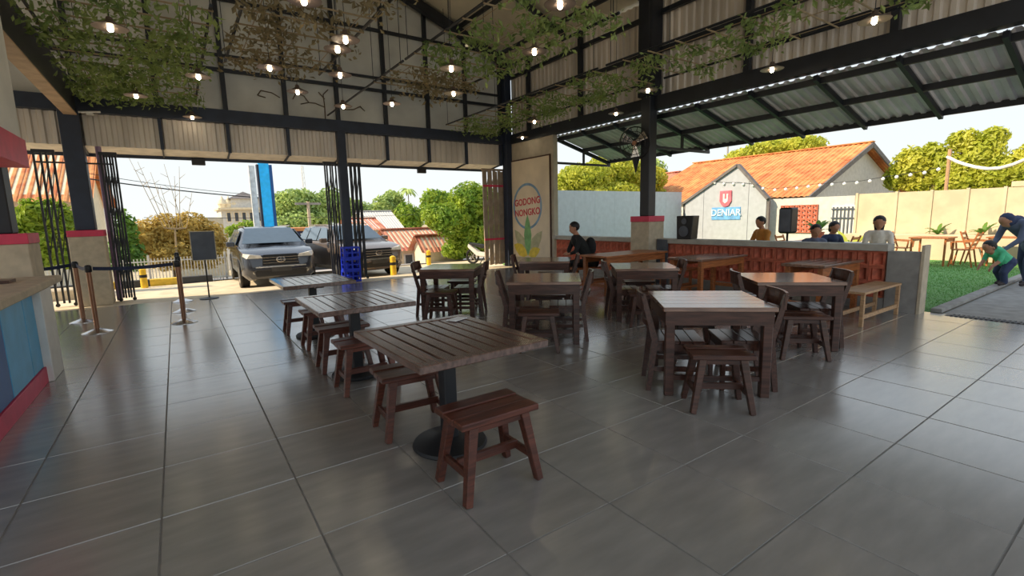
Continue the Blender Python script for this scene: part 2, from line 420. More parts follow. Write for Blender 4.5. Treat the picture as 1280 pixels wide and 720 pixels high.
# ------------------------------------------------------------------ low wall of terracotta screen blocks
def screen_block_mesh(w=.2, h=.23, d=.12):
    mb = MB(); f = .03
    mb.box(-d/2, 0, 0, d/2, w, f).box(-d/2, 0, h-f, d/2, w, h).box(-d/2, 0, f, d/2, f, h-f).box(-d/2, w-f, f, d/2, w, h-f)
    mb.bar((-d/2+.01, w-.04, h/2), (d/2-.01, .05, h/2), .03, h-2*f)
    me = mb.mesh('screen_block'); me.materials.append(MATS['block']); return me
SBM = screen_block_mesh()
def low_wall(name, ya, yb, za, label):
    root = struct(box(name, (XR-.09, ya, -.03, XR+.09, yb, .17), 'concrete_grey')); tag(root, label, 'wall')
    box('wall_cap', (XR-.13, ya-.01, .87, XR+.13, yb+.01, .97), 'cap', root, .006)
    n = int((yb-ya)/.202); 
    for r in range(3):
        for k in range(n): link('screen_block', SBM, None, root, (XR, ya+(yb-ya-n*.202)/2+k*.202, .172+r*.233))
    return root
lw = low_wall('wall_low_1', 2.62, 6.72, 0, 'low screen wall of terracotta blocks beside the lawn, pale cap')
box('end_pier', (XR-.1, 2.22, -.03, XR+.1, 2.62, .87), 'concrete_grey', lw, .006)
box('end_face', (XR-.11, 2.19, -.03, XR+.13, 2.23, .97), 'concrete', lw, .004)  # lit end of the pier put into a paler colour
lw2 = low_wall('wall_low_2', 7.26, 10.22, 0, 'low screen wall of terracotta blocks between banner wall and pillar')
box('grey_pier', (XR-.14, 6.45, 0, XR-.10, 6.72, .95), 'sign_grey', lw)

# ------------------------------------------------------------------ banner wall
bw = struct(box('wall_banner', (XR-.06, 10.25, -.03, XR+.1, 12.28, 3.66), 'banner_wall', None, .01))
bn = thing('banner', 'tall cream banner with blue oval and leaves on the tan wall', 'banner', (0, 0, 0))
xb = XR-.085
box('cloth', (xb-.004, 10.38, .3, xb+.02, 12.2, 3.14), 'banner', bn)
fr = MB().box(xb-.012, 10.35, .27, xb+.022, 10.385, 3.17).box(xb-.012, 12.195, .27, xb+.022, 12.23, 3.17).box(xb-.012, 10.385, 3.135, xb+.022, 12.195, 3.17)
fr.build('banner_frame', 'wood_dark', bn)
ring = MB(); N = 40; oc = Vector((xb-.006, 11.43, 1.80))
def ov(k, a, b): return Vector((xb-.006, oc.y-a*math.cos(2*PI*k/N), oc.z+b*math.sin(2*PI*k/N)))
for k in range(N): ring.add([ov(k, .62, .60), ov(k+1, .62, .60), ov(k+1, .70, .67), ov(k, .70, .67)], [(0, 1, 2, 3)])
ring.build('oval_ring', 'ring_blue', bn)
def leafpoly(w, h): return [(0, 0), (w*.35, h*.2), (w*.5, h*.5), (w*.3, h*.8), (0, h), (-w*.3, h*.8), (-w*.5, h*.5), (-w*.35, h*.2)]
def print_leaf(y, z, w, h, tilt, material, dx):
    c, s = math.cos(tilt), math.sin(tilt)
    MB().prism([(a*c+b*s, -a*s+b*c) for a, b in leafpoly(w, h)], (xb-dx, y, z), (0, -1, 0), (0, 0, 1), .002).build('printed_leaf', material, bn)
print_leaf(11.42, .36, .36, 1.2, 0, 'leaf_print', .009); print_leaf(11.42, .36, .4, 1.0, .75, 'leaf_print_pale', .007); print_leaf(11.42, .36, .4, 1.0, -.72, 'leaf_print_pale', .007)
print_leaf(11.45, .36, .38, .75, -1.15, 'leaf_print_yellow', .008); print_leaf(11.4, .36, .3, .6, 1.2, 'leaf_print_yellow', .008)
text_mesh('GODONG', .27, .002, 'sign_red', bn, 'lettering', basis((xb-.008, 11.43, 1.93), (0, -1, .06), (0, .06, 1)), True)
text_mesh('NONGKO', .27, .002, 'sign_red', bn, 'lettering', basis((xb-.008, 11.43, 1.62), (0, -1, .06), (0, .06, 1)), True)

# ------------------------------------------------------------------ canopy over the lawn edge
ca, cs = 3.58, .275
def cz(x): return ca - cs*(x-8.72)
cn = thing('canopy', 'corrugated lean-to canopy on dark rafters along the lawn side', 'canopy', (0, 0, 0), 0, None, 'structure')
dirx = Vector((1, 0, -cs)).normalized(); L = 2.05*math.sqrt(1+cs*cs)
ysr = [10.3-1.08*k for k in range(13)]
for a, b in zip(ysr[:-1], ysr[1:]):
    corrugated((8.70, a, ca+.05), (0, -1, 0), a-b, dirx, L, depth=.03).build('corrugated_sheet', 'canopy_sheet', cn)
for y in ysr: MB().bar((8.62, y, cz(8.62)-.03), (10.75, y, cz(10.75)-.03), .06, .09).build('rafter', 'steel', cn)
for x, dz in ((8.76, -.02), (9.65, -.02), (10.72, .02)): MB().bar((x, 10.35, cz(x)+dz), (x, -2.6, cz(x)+dz), .05, .1).build('purlin', 'steel', cn)
for y in (10.3, 7.05):
    MB().bar((8.6, y, 2.93), (10.75, y, 2.93), .05, .06).build('tie_bar', 'steel', cn)
    MB().bar((9.7, y, 2.93), (9.7, y, cz(9.7)-.05), .05).build('strut', 'steel', cn)

# ------------------------------------------------------------------ furniture prototypes
def place(o, loc, rz): o.location = loc; o.rotation_euler[2] = rz; return o
def make_stool(wm, w=.50, d=.33, h=.45):
    t = thing('wooden_stool', 'x', 'stool')
    for k in range(3):
        y0 = -d/2+k*d/3
        MB().box(-w/2, y0+.002, h-.036+(.0 if k != 1 else -.006), w/2, y0+d/3-.002, h-(.0 if k != 1 else .006)).build('seat_slat', wm, t, .006)
    for sy in (-1, 1): box('apron', (-w/2+.05, sy*(d/2-.045)-.015, h-.075, w/2-.05, sy*(d/2-.045)+.015, h-.037), wm, t)
    for sx_ in (-1, 1):
        for sy in (-1, 1):
            MB().bar((sx_*(w/2-.015), sy*(d/2+.0), .0), (sx_*(w/2-.085), sy*(d/2-.05), h-.037), .04, .048, .055, .06, up=(0, 1, 0)).build('leg', wm, t, .004)
        MB().bar((sx_*(w/2-.045), -d/2+.03, .15), (sx_*(w/2-.045), d/2-.03, .15), .024, .045).build('end_stretcher', wm, t, .003)
    MB().bar((-w/2+.05, 0, .165), (w/2-.05, 0, .165), .03, .05).build('long_stretcher', wm, t, .003)
    return t
def make_pedestal_table(lx=.86, ly=1.06, h=.75):
    t = thing('pedestal_table', 'x', 'table'); f = .07
    for nm, b in (('end_board', (-lx/2, -ly/2, h-.045, lx/2, -ly/2+f, h)), ('end_board', (-lx/2, ly/2-f, h-.045, lx/2, ly/2, h)), ('side_board', (-lx/2, -ly/2+f, h-.045, -lx/2+f, ly/2-f, h)), ('side_board', (lx/2-f, -ly/2+f, h-.045, lx/2, ly/2-f, h))):
        box(nm, b, 'wood_slat', t, .005)
    n = 8; ww = (lx-2*f)/n
    for k in range(n):
        x0 = -lx/2+f+k*ww
        box('slat', (x0+.006, -ly/2+f+.002, h-.036, x0+ww-.006, ly/2-f-.002, h-.004), 'wood_slat', t, .004)
    box('top_brace', (-lx/2+.06, -.05, h-.07, lx/2-.06, .05, h-.037), 'wood_dark', t)
    box('top_brace', (-.05, -ly/2+.1, h-.069, .05, ly/2-.1, h-.037), 'wood_dark', t)
    box('post', (-.045, -.045, .03, .045, .045, h-.06), 'iron', t, .006)
    MB().lathe([(.24, 0), (.25, .012), (.24, .028), (.12, .045), (.06, .06)], 32).build('base', 'iron', t, 0, True)
    return t
def make_square_table(s=.87, h=.75, wm='wood_dark'):
    t = thing('square_table', 'x', 'table'); n = 5
    for k in range(n):
        a = -s/2+k*s/n
        box('top_plank', (-s/2, a+.0008, h-.035, s/2, a+s/n-.0008, h), 'wood_top', t, .003)
    i = s/2-.02
    for b in ((-i, -i, h-.15, i, -i+.025, h-.036), (-i, i-.025, h-.15, i, i, h-.036), (-i, -i+.025, h-.15, -i+.025, i-.025, h-.036), (i-.025, -i+.025, h-.15, i, i-.025, h-.036)): box('apron', b, wm, t)
    for a in (-1, 1):
        for b in (-1, 1): box('leg', (a*(i-.04)-.036, b*(i-.04)-.036, 0, a*(i-.04)+.036, b*(i-.04)+.036, h-.036), wm, t, .005)
        box('stretcher', (-i+.07, a*(i-.04)-.015, .13, i-.07, a*(i-.04)+.015, .17), wm, t)
    return t
def make_chair(wm='wood_dark'):
    t = thing('wooden_chair', 'x', 'chair'); w, d, h = .42, .40, .44
    for k in range(4):
        y0 = -d/2+k*d/4; box('seat_slat', (-w/2, y0+.002, h-.03, w/2, y0+d/4-.002, h), wm, t, .004)
    for a in (-1, 1):
        MB().bar((a*(w/2-.03), -d/2+.03, 0), (a*(w/2-.03), -d/2+.03, h-.03), .036, .036, .045, .045).build('front_leg', wm, t, .004)
        mb = MB().bar((a*(w/2-.02), d/2+.05, 0), (a*(w/2-.02), d/2, h), .036, .04, .04, .05).bar((a*(w/2-.02), d/2, h-.005), (a*(w/2-.02), d/2+.10, .82), .04, .05, .032, .036)
        mb.build('back_post', wm, t)
        box('side_rail', (a*(w/2-.03)-.012, -d/2+.03, .17, a*(w/2-.03)+.012, d/2, .21), wm, t)
        box('seat_rail', (a*(w/2-.03)-.014, -d/2+.03, h-.09, a*(w/2-.03)+.014, d/2-.01, h-.031), wm, t)
    box('front_rail', (-w/2+.04, -d/2+.015, h-.09, w/2-.04, -d/2+.04, h-.031), wm, t)
    # curved top rail and lower rail
    for z0, z1, off in ((.70, .84, .075), (.56, .61, .032)):
        mb = MB(); n = 6
        for k in range(n):
            u0, u1 = -1+2*k/n, -1+2*(k+1)/n
            c = lambda u: d/2+off+.035*(1-u*u)
            vs = []
            for u in (u0, u1):
                vs += [(u*w/2, c(u), z0), (u*w/2, c(u)+.022, z0), (u*w/2, c(u)+.03, z1), (u*w/2, c(u)+.008, z1)]
            mb.add(vs, [(0, 4, 5, 1), (1, 5, 6, 2), (2, 6, 7, 3), (3, 7, 4, 0)]+([(0, 1, 2, 3)] if k == 0 else [])+([(7, 6, 5, 4)] if k == n-1 else []))
        mb.build('top_rail' if z0 > .7 else 'lower_back_rail', wm, t, 0, False)
    return t
stool_p, ptable_p, stable_p, chair_p = make_stool('wood_red'), make_pedestal_table(), make_square_table(), make_chair()
stool_d = make_stool('wood_dark', .46, .32)
used = {}
def put(proto, loc, rz, label, group):
    if proto.name in used: o = copy_tree(proto)
    else: o = proto; used[proto.name] = 1
    o.location = loc; o.rotation_euler[2] = rz; o['label'] = label; o['group'] = group
    return o
put(ptable_p, (1.37, 2.76, 0), .02, 'slatted pedestal table with a white card on it', 'slatted pedestal tables')
put(ptable_p, (1.34, 4.66, 0), -.01, 'slatted pedestal table in the middle of the row of three', 'slatted pedestal tables')
put(ptable_p, (1.40, 6.68, 0), .0, 'slatted pedestal table at the street end of the row', 'slatted pedestal tables')
g_ = 'stools at the pedestal tables'
for x, y, r, lb in ((1.34, 2.22, .0, 'red-brown stool pulled out beyond the end of the card-topped table'),
                    (1.28, 3.17, -.06, 'red-brown stool under the street end of the card-topped table'),
                    (1.29, 4.24, .0, 'red-brown stool at the end of middle pedestal table facing the card-topped table'),
                    (1.30, 5.0, -.04, 'red-brown stool at the end of middle pedestal table facing the street'),
                    (1.37, 6.05, .0, 'red-brown stool between the middle and street-end pedestal tables'),
                    (1.33, 7.05, -.03, 'red-brown stool at street end of the row of pedestal tables')):
    put(stool_p, (x, y, 0), r, lb, g_)
tag(MB().box(-.07, -.045, 0, .07, .045, .004).build('paper_card', 'card', None, 0, False, (1.66, 3.14, .751), .4), 'small white card lying on slatted pedestal table', 'card')
TA = math.radians(-42.5); rv = Vector((math.cos(TA), math.sin(TA), 0)); nf = Vector((rv.y, -rv.x, 0))   # nf points to the counter side
if nf.dot(Vector((-1, -1, 0))) < 0: nf = -nf
rows6 = [((3.77, 2.45), 'farthest from the street', 'beside the pedestal tables', 0), ((5.63, 2.67), 'farthest from the street', 'beside the low block wall', -.03),
         ((5.57, 4.67), 'in the middle', 'beside the low block wall', .02), ((3.70, 4.63), 'in the middle', 'beside the pedestal tables', .03),
         ((3.54, 6.78), 'nearest the street', 'beside the pedestal tables', .03), ((5.30, 6.60), 'nearest the street', 'beside the low block wall', -.02)]
for (x, y), rw, cl, da in rows6:
    c = Vector((x, y, 0)); a = TA+da
    put(stable_p, c, a, f'square dark wooden table {rw} of the row {cl}', 'square wooden tables')
    r_ = Vector((math.cos(a), math.sin(a), 0)); n_ = Vector((math.sin(a), -math.cos(a), 0))
    who = f'of square table {rw}, {cl}'
    q = c - r_*.27 + n_*.10; d = -r_; put(chair_p, q, math.atan2(-d.x, d.y)+random.uniform(-.08, .08), f'wooden chair, street side {who}', 'chairs at the square tables')
    q = c + r_*.26 + n_*.06; d = r_; put(chair_p, q, math.atan2(-d.x, d.y)+random.uniform(-.08, .08), f'wooden chair, lawn side {who}', 'chairs at the square tables')
    q = c + n_*.60 + r_*(-.05); put(stool_d, q, a+random.uniform(-.05, .05), f'dark stool, counter side {who}', 'stools at the square tables')
    q = c - n_*.60 + r_*.03; put(stool_d, q, a+random.uniform(-.05, .05), f'dark stool, banner side {who}', 'stools at the square tables')

# tables and benches along the low wall
def wall_table(x0, x1, y0, y1, label, wm='wood_top', lm='wood_orange'):
    t = thing('long_table', label, 'table', ((x0+x1)/2, (y0+y1)/2, 0), 0, 'tables along the low block wall')
    a, b = (x1-x0)/2, (y1-y0)/2
    for k in range(4):
        s0 = -b+k*b/2; box('top_plank', (-a, s0+.001, .715, a, s0+b/2-.001, .75), wm, t, .003)
    for s in (-1, 1):
        box('apron', (-a+.06, s*(b-.05)-.012, .60, a-.06, s*(b-.05)+.012, .714), lm, t)
        for q in (-1, 1): box('leg', (s*(a-.08)-.035, q*(b-.07)-.035, 0, s*(a-.08)+.035, q*(b-.07)+.035, .714), lm, t, .004)
        box('end_rail', (s*(a-.08)-.014, -b+.1, .16, s*(a-.08)+.014, b-.1, .22), lm, t)
    return t
def bench(x0, x1, y0, y1, label, wm='wood_pale', h=.45):
    t = thing('bench', label, 'bench', ((x0+x1)/2, (y0+y1)/2, 0), 0, 'benches along the low block wall')
    a, b = (x1-x0)/2, (y1-y0)/2
    for k in range(3):
        s0 = -b+k*b*2/3; box('seat_plank', (-a, s0+.001, h-.03, a, s0+b*2/3-.001, h), wm, t, .003)
    for s in (-1, 1):
        for q in (-1, 1): box('leg', (s*(a-.03)-.022, q*(b-.03)-.022, 0, s*(a-.03)+.022, q*(b-.03)+.022, h-.03), wm, t, .003)
        box('rail', (-a+.05, s*(b-.03)-.012, .10, a-.05, s*(b-.03)+.012, .15), wm, t)
    return t
wall_table(7.05, 8.35, 2.85, 3.42, 'long wooden table at the lawn end of the low wall')
wall_table(6.85, 8.2, 4.55, 5.22, 'long orange-brown table beside the middle of the low wall')
wall_table(6.35, 8.1, 6.15, 6.85, 'long orange-brown table by the pink-banded plinth', 'wood_orange')
bench(7.03, 8.30, 2.36, 2.68, 'pale wooden bench at the pier end of the low wall')
bench(7.0, 8.2, 5.40, 5.70, 'wooden bench between the two orange-brown tables', 'wood_orange')
bench(6.45, 8.1, 7.06, 7.4, 'wooden bench under the man dressed in black', 'wood_orange')

# ------------------------------------------------------------------ counter on the left
ct = thing('counter', 'blue service counter with pink kick strip and white end', 'counter', (0, 0, 0))
box('body', (-2.0, 3.6, .0, -1.22, 6.55, .90), 'navy_paint', ct)
for k, (a, b) in enumerate(((3.62, 4.58), (4.6, 5.3), (5.32, 5.98), (6.0, 6.36))):
    box('front_panel', (-1.22, a, .16, -1.20, b, .88), 'blue_paint' if b > 5.4 else 'navy_paint', ct, .003)
box('kick_strip', (-1.22, 3.6, .0, -1.185, 6.38, .155), 'pink', ct, .003)
box('end_pilaster', (-1.32, 6.38, 0, -1.14, 6.86, .90), 'white_paint', ct, .006)
box('worktop', (-2.1, 3.5, .905, -1.12, 7.35, .98), 'concrete', ct, .01)
# pink header box and grey boxing over the counter
hd = thing('header_box', 'pink fronted header box above the counter', 'sign', (0, 0, 0))
box('pink_front', (-1.75, 5.2, 2.12, -1.17, 7.0, 2.40), 'pink', hd, .006)
box('grey_boxing', (-1.72, 5.2, 2.40, -1.19, 6.95, 3.57), 'panel', hd, .006)
sh = thing('serving_ledge', 'small dark jars ledge beside the plinth on the counter', 'ledge', (-1.5, 6.7, .98))
box('ledge_board', (-.3, -.12, 0, .12, .12, .03), 'wood_dark', sh)

# ------------------------------------------------------------------ queue posts
def queue_post(x, y, label, h=.97):
    t = thing('queue_post', label, 'queue post', (x, y, 0), 0, 'queue posts')
    MB().lathe([(.18, 0), (.18, .008), (.12, .028), (.035, .06)], 28).build('base', 'chrome', t, 0, True)
    MB().cyl((0, 0, .05), (0, 0, h-.04), .03, n=14).build('pole', 'brass', t, 0, True)
    MB().lathe([(.034, h-.1), (.042, h-.09), (.042, h-.02), (.03, h), (.01, h+.005)], 16).build('belt_head', 'black', t, 0, True)
    return t
def belt(a, b, label, parent=None):
    a, b = Vector(a), Vector(b); mb = MB(); n = 8
    for k in range(n):
        f0, f1 = k/n, (k+1)/n
        p, q = a.lerp(b, f0), a.lerp(b, f1); p.z -= .05*4*f0*(1-f0)*.5; q.z -= .05*4*f1*(1-f1)*.5
        mb.bar(p, q, .006, .05)
    return tag(mb.build('queue_belt', 'belt'), label, 'belt', 'queue belts')
Q = [(-1.08, 9.0), (-.04, 8.94), (-1.37, 10.18), (-.03, 10.12), (-.04, 11.5)]
QL = ['chrome queue post at the corner nearest the blue counter', 'chrome queue post at the belt end nearest the tables', 'chrome queue post in front of the cream plinth', 'chrome queue post in the middle of the row of three', 'chrome queue post beside the grey board stand']
for (x, y), lb in zip(Q, QL): queue_post(x, y, lb)
belt((-1.03, 9.0, .92), (-.09, 8.94, .92), 'dark blue belt between the two posts facing the tables')
belt((-1.10, 9.05, .92), (-1.35, 10.13, .92), 'dark blue belt running from counter corner post to plinth post')
belt((-.04, 8.99, .92), (-.03, 10.07, .92), 'dark blue belt of the row of three, tables end')
belt((-.03, 10.17, .92), (-.04, 11.45, .92), 'dark blue belt of the row of three, street end')
belt((-1.42, 10.18, .92), (-2.0, 9.6, .92), 'dark blue belt leading behind the counter end')
queue_post(-2.04, 9.56, 'chrome queue post behind the counter end')
# board on a stand
t = thing('board_stand', 'grey board on a thin black stand', 'sign stand', (.42, 11.53, 0))
MB().lathe([(.17, 0), (.17, .012), (.03, .03)], 24).build('base', 'black', t, 0, True)
MB().cyl((0, 0, .02), (0, 0, 1.2), .014, n=8).build('pole', 'black', t)
box('board', (-.2, -.035, .80, .2, -.012, 1.36), 'sign_grey', t, .004)
box('board_rim', (-.215, -.012, .785, .215, .0, 1.375), 'wall_cream', t)

# ------------------------------------------------------------------ folding gates
def folding_gate(x, y, w, n, label, wm='iron', h=2.9):
    t = thing('folding_gate', label, 'gate', (x, y, gz(y)+.025), 0, 'folding gates of the street side')
    xs = [-w/2+w*k/(n-1) for k in range(n)]
    for k, q in enumerate(xs):
        yy = .03 if k % 2 else -.03
        box('upright', (q-.016, yy-.018, .06, q+.016, yy+.018, h), wm, t)
    for k in range(n-1):
        for z in (.35, .95, 1.55, 2.15):
            MB().bar((xs[k], 0, z), (xs[k+1], 0, z+.5), .012, .028).build('lattice_bar', wm, t)
    box('top_runner', (-w/2-.03, -.03, h, w/2+.03, .03, h+.06), wm, t)
    for q in (xs[0], xs[-1]): MB().cyl((q, -.05, .035), (q, -.02, .035), .035, n=10).build('roller', 'black', t)
    return t
folding_gate(-1.88, 12.5, .26, 4, 'folded black lattice gate on counter side of the blue pillar')
folding_gate(-.95, 12.5, .22, 6, 'folded black lattice gate beside the lilac rain pipe')
folding_gate(3.27, 12.5, .26, 5, 'folded black lattice gate on the queue side of slim pillar')
folding_gate(3.88, 12.5, .26, 6, 'folded black lattice gate on the banner side of slim pillar')
g = folding_gate(8.03, 12.5, .72, 9, 'folded tan gate with pink bands beside the banner wall', 'gate_tan')
for k in range(4): box('slat_panel', (-.36+k*.19, -.022, .08, -.36+k*.19+.13, .022, 2.88), 'gate_tan', g)
for z in (.82, 2.42): box('pink_band', (-.38, -.062, z, .38, -.05, z+.06), 'pink', g)
# rails between pillar and gates
tag(MB().bar((-2.0, 12.44, 2.72), (-.9, 12.44, 2.72), .03).build('gate_rail', 'iron'), 'thin black rail above the blue street pillar gates', 'rail')

# blue crates
def crate():
    t = thing('bottle_crate', 'x', 'crate'); w, d, h = .40, .30, .29
    mb = MB()
    for z0, z1 in ((0, .05), (.13, .16), (.25, h)):
        mb.box(-w/2, -d/2, z0, w/2, -d/2+.015, z1).box(-w/2, d/2-.015, z0, w/2, d/2, z1).box(-w/2, -d/2+.015, z0, -w/2+.015, d/2-.015, z1).box(w/2-.015, -d/2+.015, z0, w/2, d/2-.015, z1)
    for a in (-1, 0, 1):
        mb.box(a*(w/2-.02)-.02, -d/2-.002, 0, a*(w/2-.02)+.02, -d/2+.017, h)
        mb.box(a*(w/2-.02)-.02, d/2-.017, 0, a*(w/2-.02)+.02, d/2+.002, h)
    for a in (-1, 1):
        for b in (-1, 1): mb.box(a*(w/2-.008)-.01, b*(d/2-.03)-.03, 0, a*(w/2-.008)+.01, b*(d/2-.03)+.03, h)
    mb.build('shell', 'crate_blue', t)
    box('bottom_grid', (-w/2+.016, -d/2+.016, .01, w/2-.016, d/2-.016, .02), 'crate_blue', t)
    mb = MB()
    for k in (-1, 0, 1): mb.box(k*.1-.003, -d/2+.018, .021, k*.1+.003, d/2-.018, .2)
    mb.build('divider', 'crate_blue', t)
    return t
cp = crate()
for k, lb in enumerate(('bottom', 'middle', 'top')):
    put(cp, (3.5+.01*k, 12.16, -.01+.292*k+.001), random.uniform(-.05, .05), f'blue plastic bottle crate, {lb} of the stack by the slim pillar', 'blue bottle crates')

# small floodlights under the soffit rail
for (px, py, lb) in ((248, 202, 'small black floodlight hung from soffit rail above the board stand'), (527, 213, 'small black floodlight hung from soffit rail nearer the banner wall')):
    p = at_Y(px, py, 13.15); t = thing('floodlight', lb, 'light', p, 0, 'floodlights under the soffit')
    box('housing', (-.13, -.05, -.08, .13, .05, .08), 'black', t, .01); box('glass', (-.11, .05, -.06, .11, .055, .06), 'lamp_glass', t)
    box('bracket', (-.02, -.02, .08, .02, .02, 2.94-p.z), 'black', t)

# wall fan
t = thing('wall_fan', 'black wall fan in a wire cage on the lawn-side pillar', 'fan', (8.36, 7.22, 3.02))
fd = Vector((-.8, -.35, -.12)).normalized(); a1 = fd.cross(Vector((0, 0, 1))).normalized(); a2 = a1.cross(fd)
cg = MB(); fc = fd*.15
for r, off in ((.33, 0), (.24, .05), (.14, .075)):
    for k in range(20):
        q = lambda kk: fc+fd*off+(a1*math.cos(2*PI*kk/20)+a2*math.sin(2*PI*kk/20))*r
        cg.cyl(q(k), q(k+1), .007 if r < .3 else .014, n=5)
for k in range(14):
    dr = a1*math.cos(2*PI*k/14)+a2*math.sin(2*PI*k/14); cg.cyl(fc+fd*.085+dr*.05, fc+fd*.05+dr*.24, .005, n=4); cg.cyl(fc+fd*.05+dr*.24, fc+dr*.33, .005, n=4); cg.cyl(fc+dr*.33, fc-fd*.09+dr*.1, .005, n=4)
cg.build('cage', 'black', t)
MB().cyl(fc-fd*.15, fc-fd*.02, .09, n=14).build('motor', 'black', t, 0, True)
MB().cyl(fc-fd*.01, fc+fd*.03, .05, n=12).build('hub', 'brass', t, 0, True)
for k in range(3):
    dr = a1*math.cos(2*PI*k/3+.4)+a2*math.sin(2*PI*k/3+.4); du = dr.cross(fd)
    MB().add([fc+dr*.05-du*.03, fc+dr*.05+du*.03, fc+dr*.28+du*.12+fd*.03, fc+dr*.29-du*.06-fd*.02, fc+dr*.05-du*.03+fd*.006, fc+dr*.05+du*.03+fd*.006, fc+dr*.28+du*.12+fd*.036, fc+dr*.29-du*.06-fd*.014], [(0, 3, 2, 1), (4, 5, 6, 7), (0, 1, 5, 4), (1, 2, 6, 5), (2, 3, 7, 6), (3, 0, 4, 7)]).build('blade', 'chrome', t)
MB().bar(fc-fd*.15, (.1, -.15, -.05), .05).build('arm', 'black', t)
MB().cyl(fc-fd*.1+Vector((0, 0, -.3)), fc-fd*.1+Vector((0, 0, -.62)), .09, .01, n=12).build('hanging_cone', 'black', t, 0, True)
MB().cyl(fc-fd*.1+Vector((0, 0, -.05)), fc-fd*.1+Vector((0, 0, -.31)), .02, n=8).build('cone_stem', 'black', t)

# pendant lamps
pd = thing('pendant_lamp', 'small pendant lamp with flat disc shade and lit bulb', 'lamp', (0, 0, 0), 0, 'pendant lamps under the ivy nets')
MB().lathe([(.165, .0), (.17, .006), (.11, .03), (.04, .07), (.03, .11), (.012, .12)], 20).build('shade', 'shade', pd, 0, True)
MB().ball((0, 0, -.015), .029, 10, 7).build('bulb', 'bulb', pd, 0, True)
cord_short = MB().cyl((0, 0, .12), (0, 0, .34), .005, n=5).mesh('cord'); cord_short.materials.append(MATS['wire'])
LP = [(138, 35), (170, 120), (248, 96), (372, 115), (422, 62), (337, 85), (490, 130), (432, 50), (567, 117), (564, 86), (668, 65), (810, 113), (770, 142), (668, 152), (653, 172), (965, 87), (1093, 26), (700, 6), (425, 94), (429, 133), (380, 1), (240, 149)]
NETS = [(-1.12, .6, 6.9, 12.2), (.6, 2.3, 5.2, 8.9), (3.25, 4.85, 4.4, 9.0), (6.27, 7.8, 2.2, 11.9)]
pds = [pd]+[copy_tree(pd) for _ in LP[1:]]
for k, q in enumerate(LP):
    p = at_z(q[0], q[1], 3.68)
    if p.y > 12.15: p.y = 12.1
    o = pds[k]
    o.location = p
    wh = 'under the dense green ivy net' if p.x < .66 else 'under the thin brownish ivy net' if p.x < 2.6 and p.y < 8.9 else 'hung before the street gable' if p.x < 3 or p.y > 9.05 and p.x < 6 else 'over the square tables' if p.x < 6 else 'before the corrugated lawn-side wall'
    o['label'] = 'small pendant lamp with flat disc shade, '+wh
    innet = any(a-.05 <= p.x <= b+.05 and c-.1 <= p.y <= d_+.1 for a, b, c, d_ in NETS)
    top = roof_z(p.x)-.0-p.z
    MB().cyl((0, 0, .12), (0, 0, top), .005, n=5).build('cord', 'wire', o)

# ------------------------------------------------------------------ leaves
def leaf_cloud(pts, size, normals=None, jitter=1., fold=.25):
    """one folded diamond per point"""
    n = len(pts); pts = np.asarray(pts, float)
    d = NR.normal(size=(n, 3)); d /= np.linalg.norm(d, axis=1)[:, None]
    if normals is not None: d = d*jitter+normals; d /= np.linalg.norm(d, axis=1)[:, None]
    u = np.cross(d, NR.normal(size=(n, 3))); u /= np.linalg.norm(u, axis=1)[:, None]; w = np.cross(d, u)
    s = size*NR.uniform(.6, 1.3, size=(n, 1))
    v = np.stack([pts-u*s, pts+w*s*.45+d*s*fold, pts+u*s, pts-w*s*.45+d*s*fold], 1).reshape(-1, 3)
    i = np.arange(n)*4
    f = np.concatenate([np.stack([i, i+1, i+2], 1), np.stack([i, i+2, i+3], 1)])
    me = bpy.data.meshes.new('foliage'); me.from_pydata(v.tolist(), [], f.tolist()); me.update(); return me
def ball_pts(n, c, r, shell=.55):
    d = NR.normal(size=(n, 3)); d /= np.linalg.norm(d, axis=1)[:, None]
    rad = (shell+(1-shell)*NR.uniform(0, 1, size=(n, 1)))
    return np.array(c)+d*rad*np.array(r), d
def crown(blobs, per_m2, size):
    P, Nn = [], []
    for c, r in blobs:
        n = int(per_m2*4*PI*((r[0]*r[1]+r[1]*r[2]+r[0]*r[2])/3)); p, d = ball_pts(n, c, r); P.append(p); Nn.append(d)
    return leaf_cloud(np.concatenate(P), size, np.concatenate(Nn), .8)
def tree(name, label, base, blobs, size, per, lm, trunk_r, cat='tree', group=None, trunk_top=None, core=True):
    t = thing(name, label, cat, base, 0, group)
    B = Vector(base)
    bl = [((c[0]-B.x, c[1]-B.y, c[2]-B.z), r) for c, r in blobs]
    mz = sum(c[2] for c, r in bl)/len(bl); mxx = sum(c[0] for c, r in bl)/len(bl); myy = sum(c[1] for c, r in bl)/len(bl)
    tk = MB().cyl((0, 0, -.05), (mxx*.4, myy*.4, mz*.6), trunk_r, trunk_r*.7, 8)
    for c, r in bl[:7]: tk.cyl((mxx*.4, myy*.4, mz*.55), c, trunk_r*.5, trunk_r*.15, 6)
    tk.build('trunk', 'bark', t, 0, True)
    tag(link('foliage', crown(bl, per, size), lm, t), kind='stuff')
    if core:
        cm = MB()
        for c, r in bl: cm.ball(c, 1, 10, 7, tuple(q*.62 for q in r))
        tag(cm.build('inner_foliage', lm, t, 0, True), kind='stuff')
    return t
def blobs_px(lst, Y, dscale=.8):
    """(px, py, rx_px, rz_px) -> world ellipsoids at street distance Y"""
    out = []
    for x, y, rx_, rz_ in lst:
        c = at_Y(x, y, Y); k = abs(at_Y(x+1, y, Y).x-c.x); kz = abs(at_Y(x, y+1, Y).z-c.z)
        out.append(((c.x, Y+random.uniform(-.3, .3)*rx_*k, c.z), (rx_*k, rx_*k*dscale, rz_*kz)))
    return out
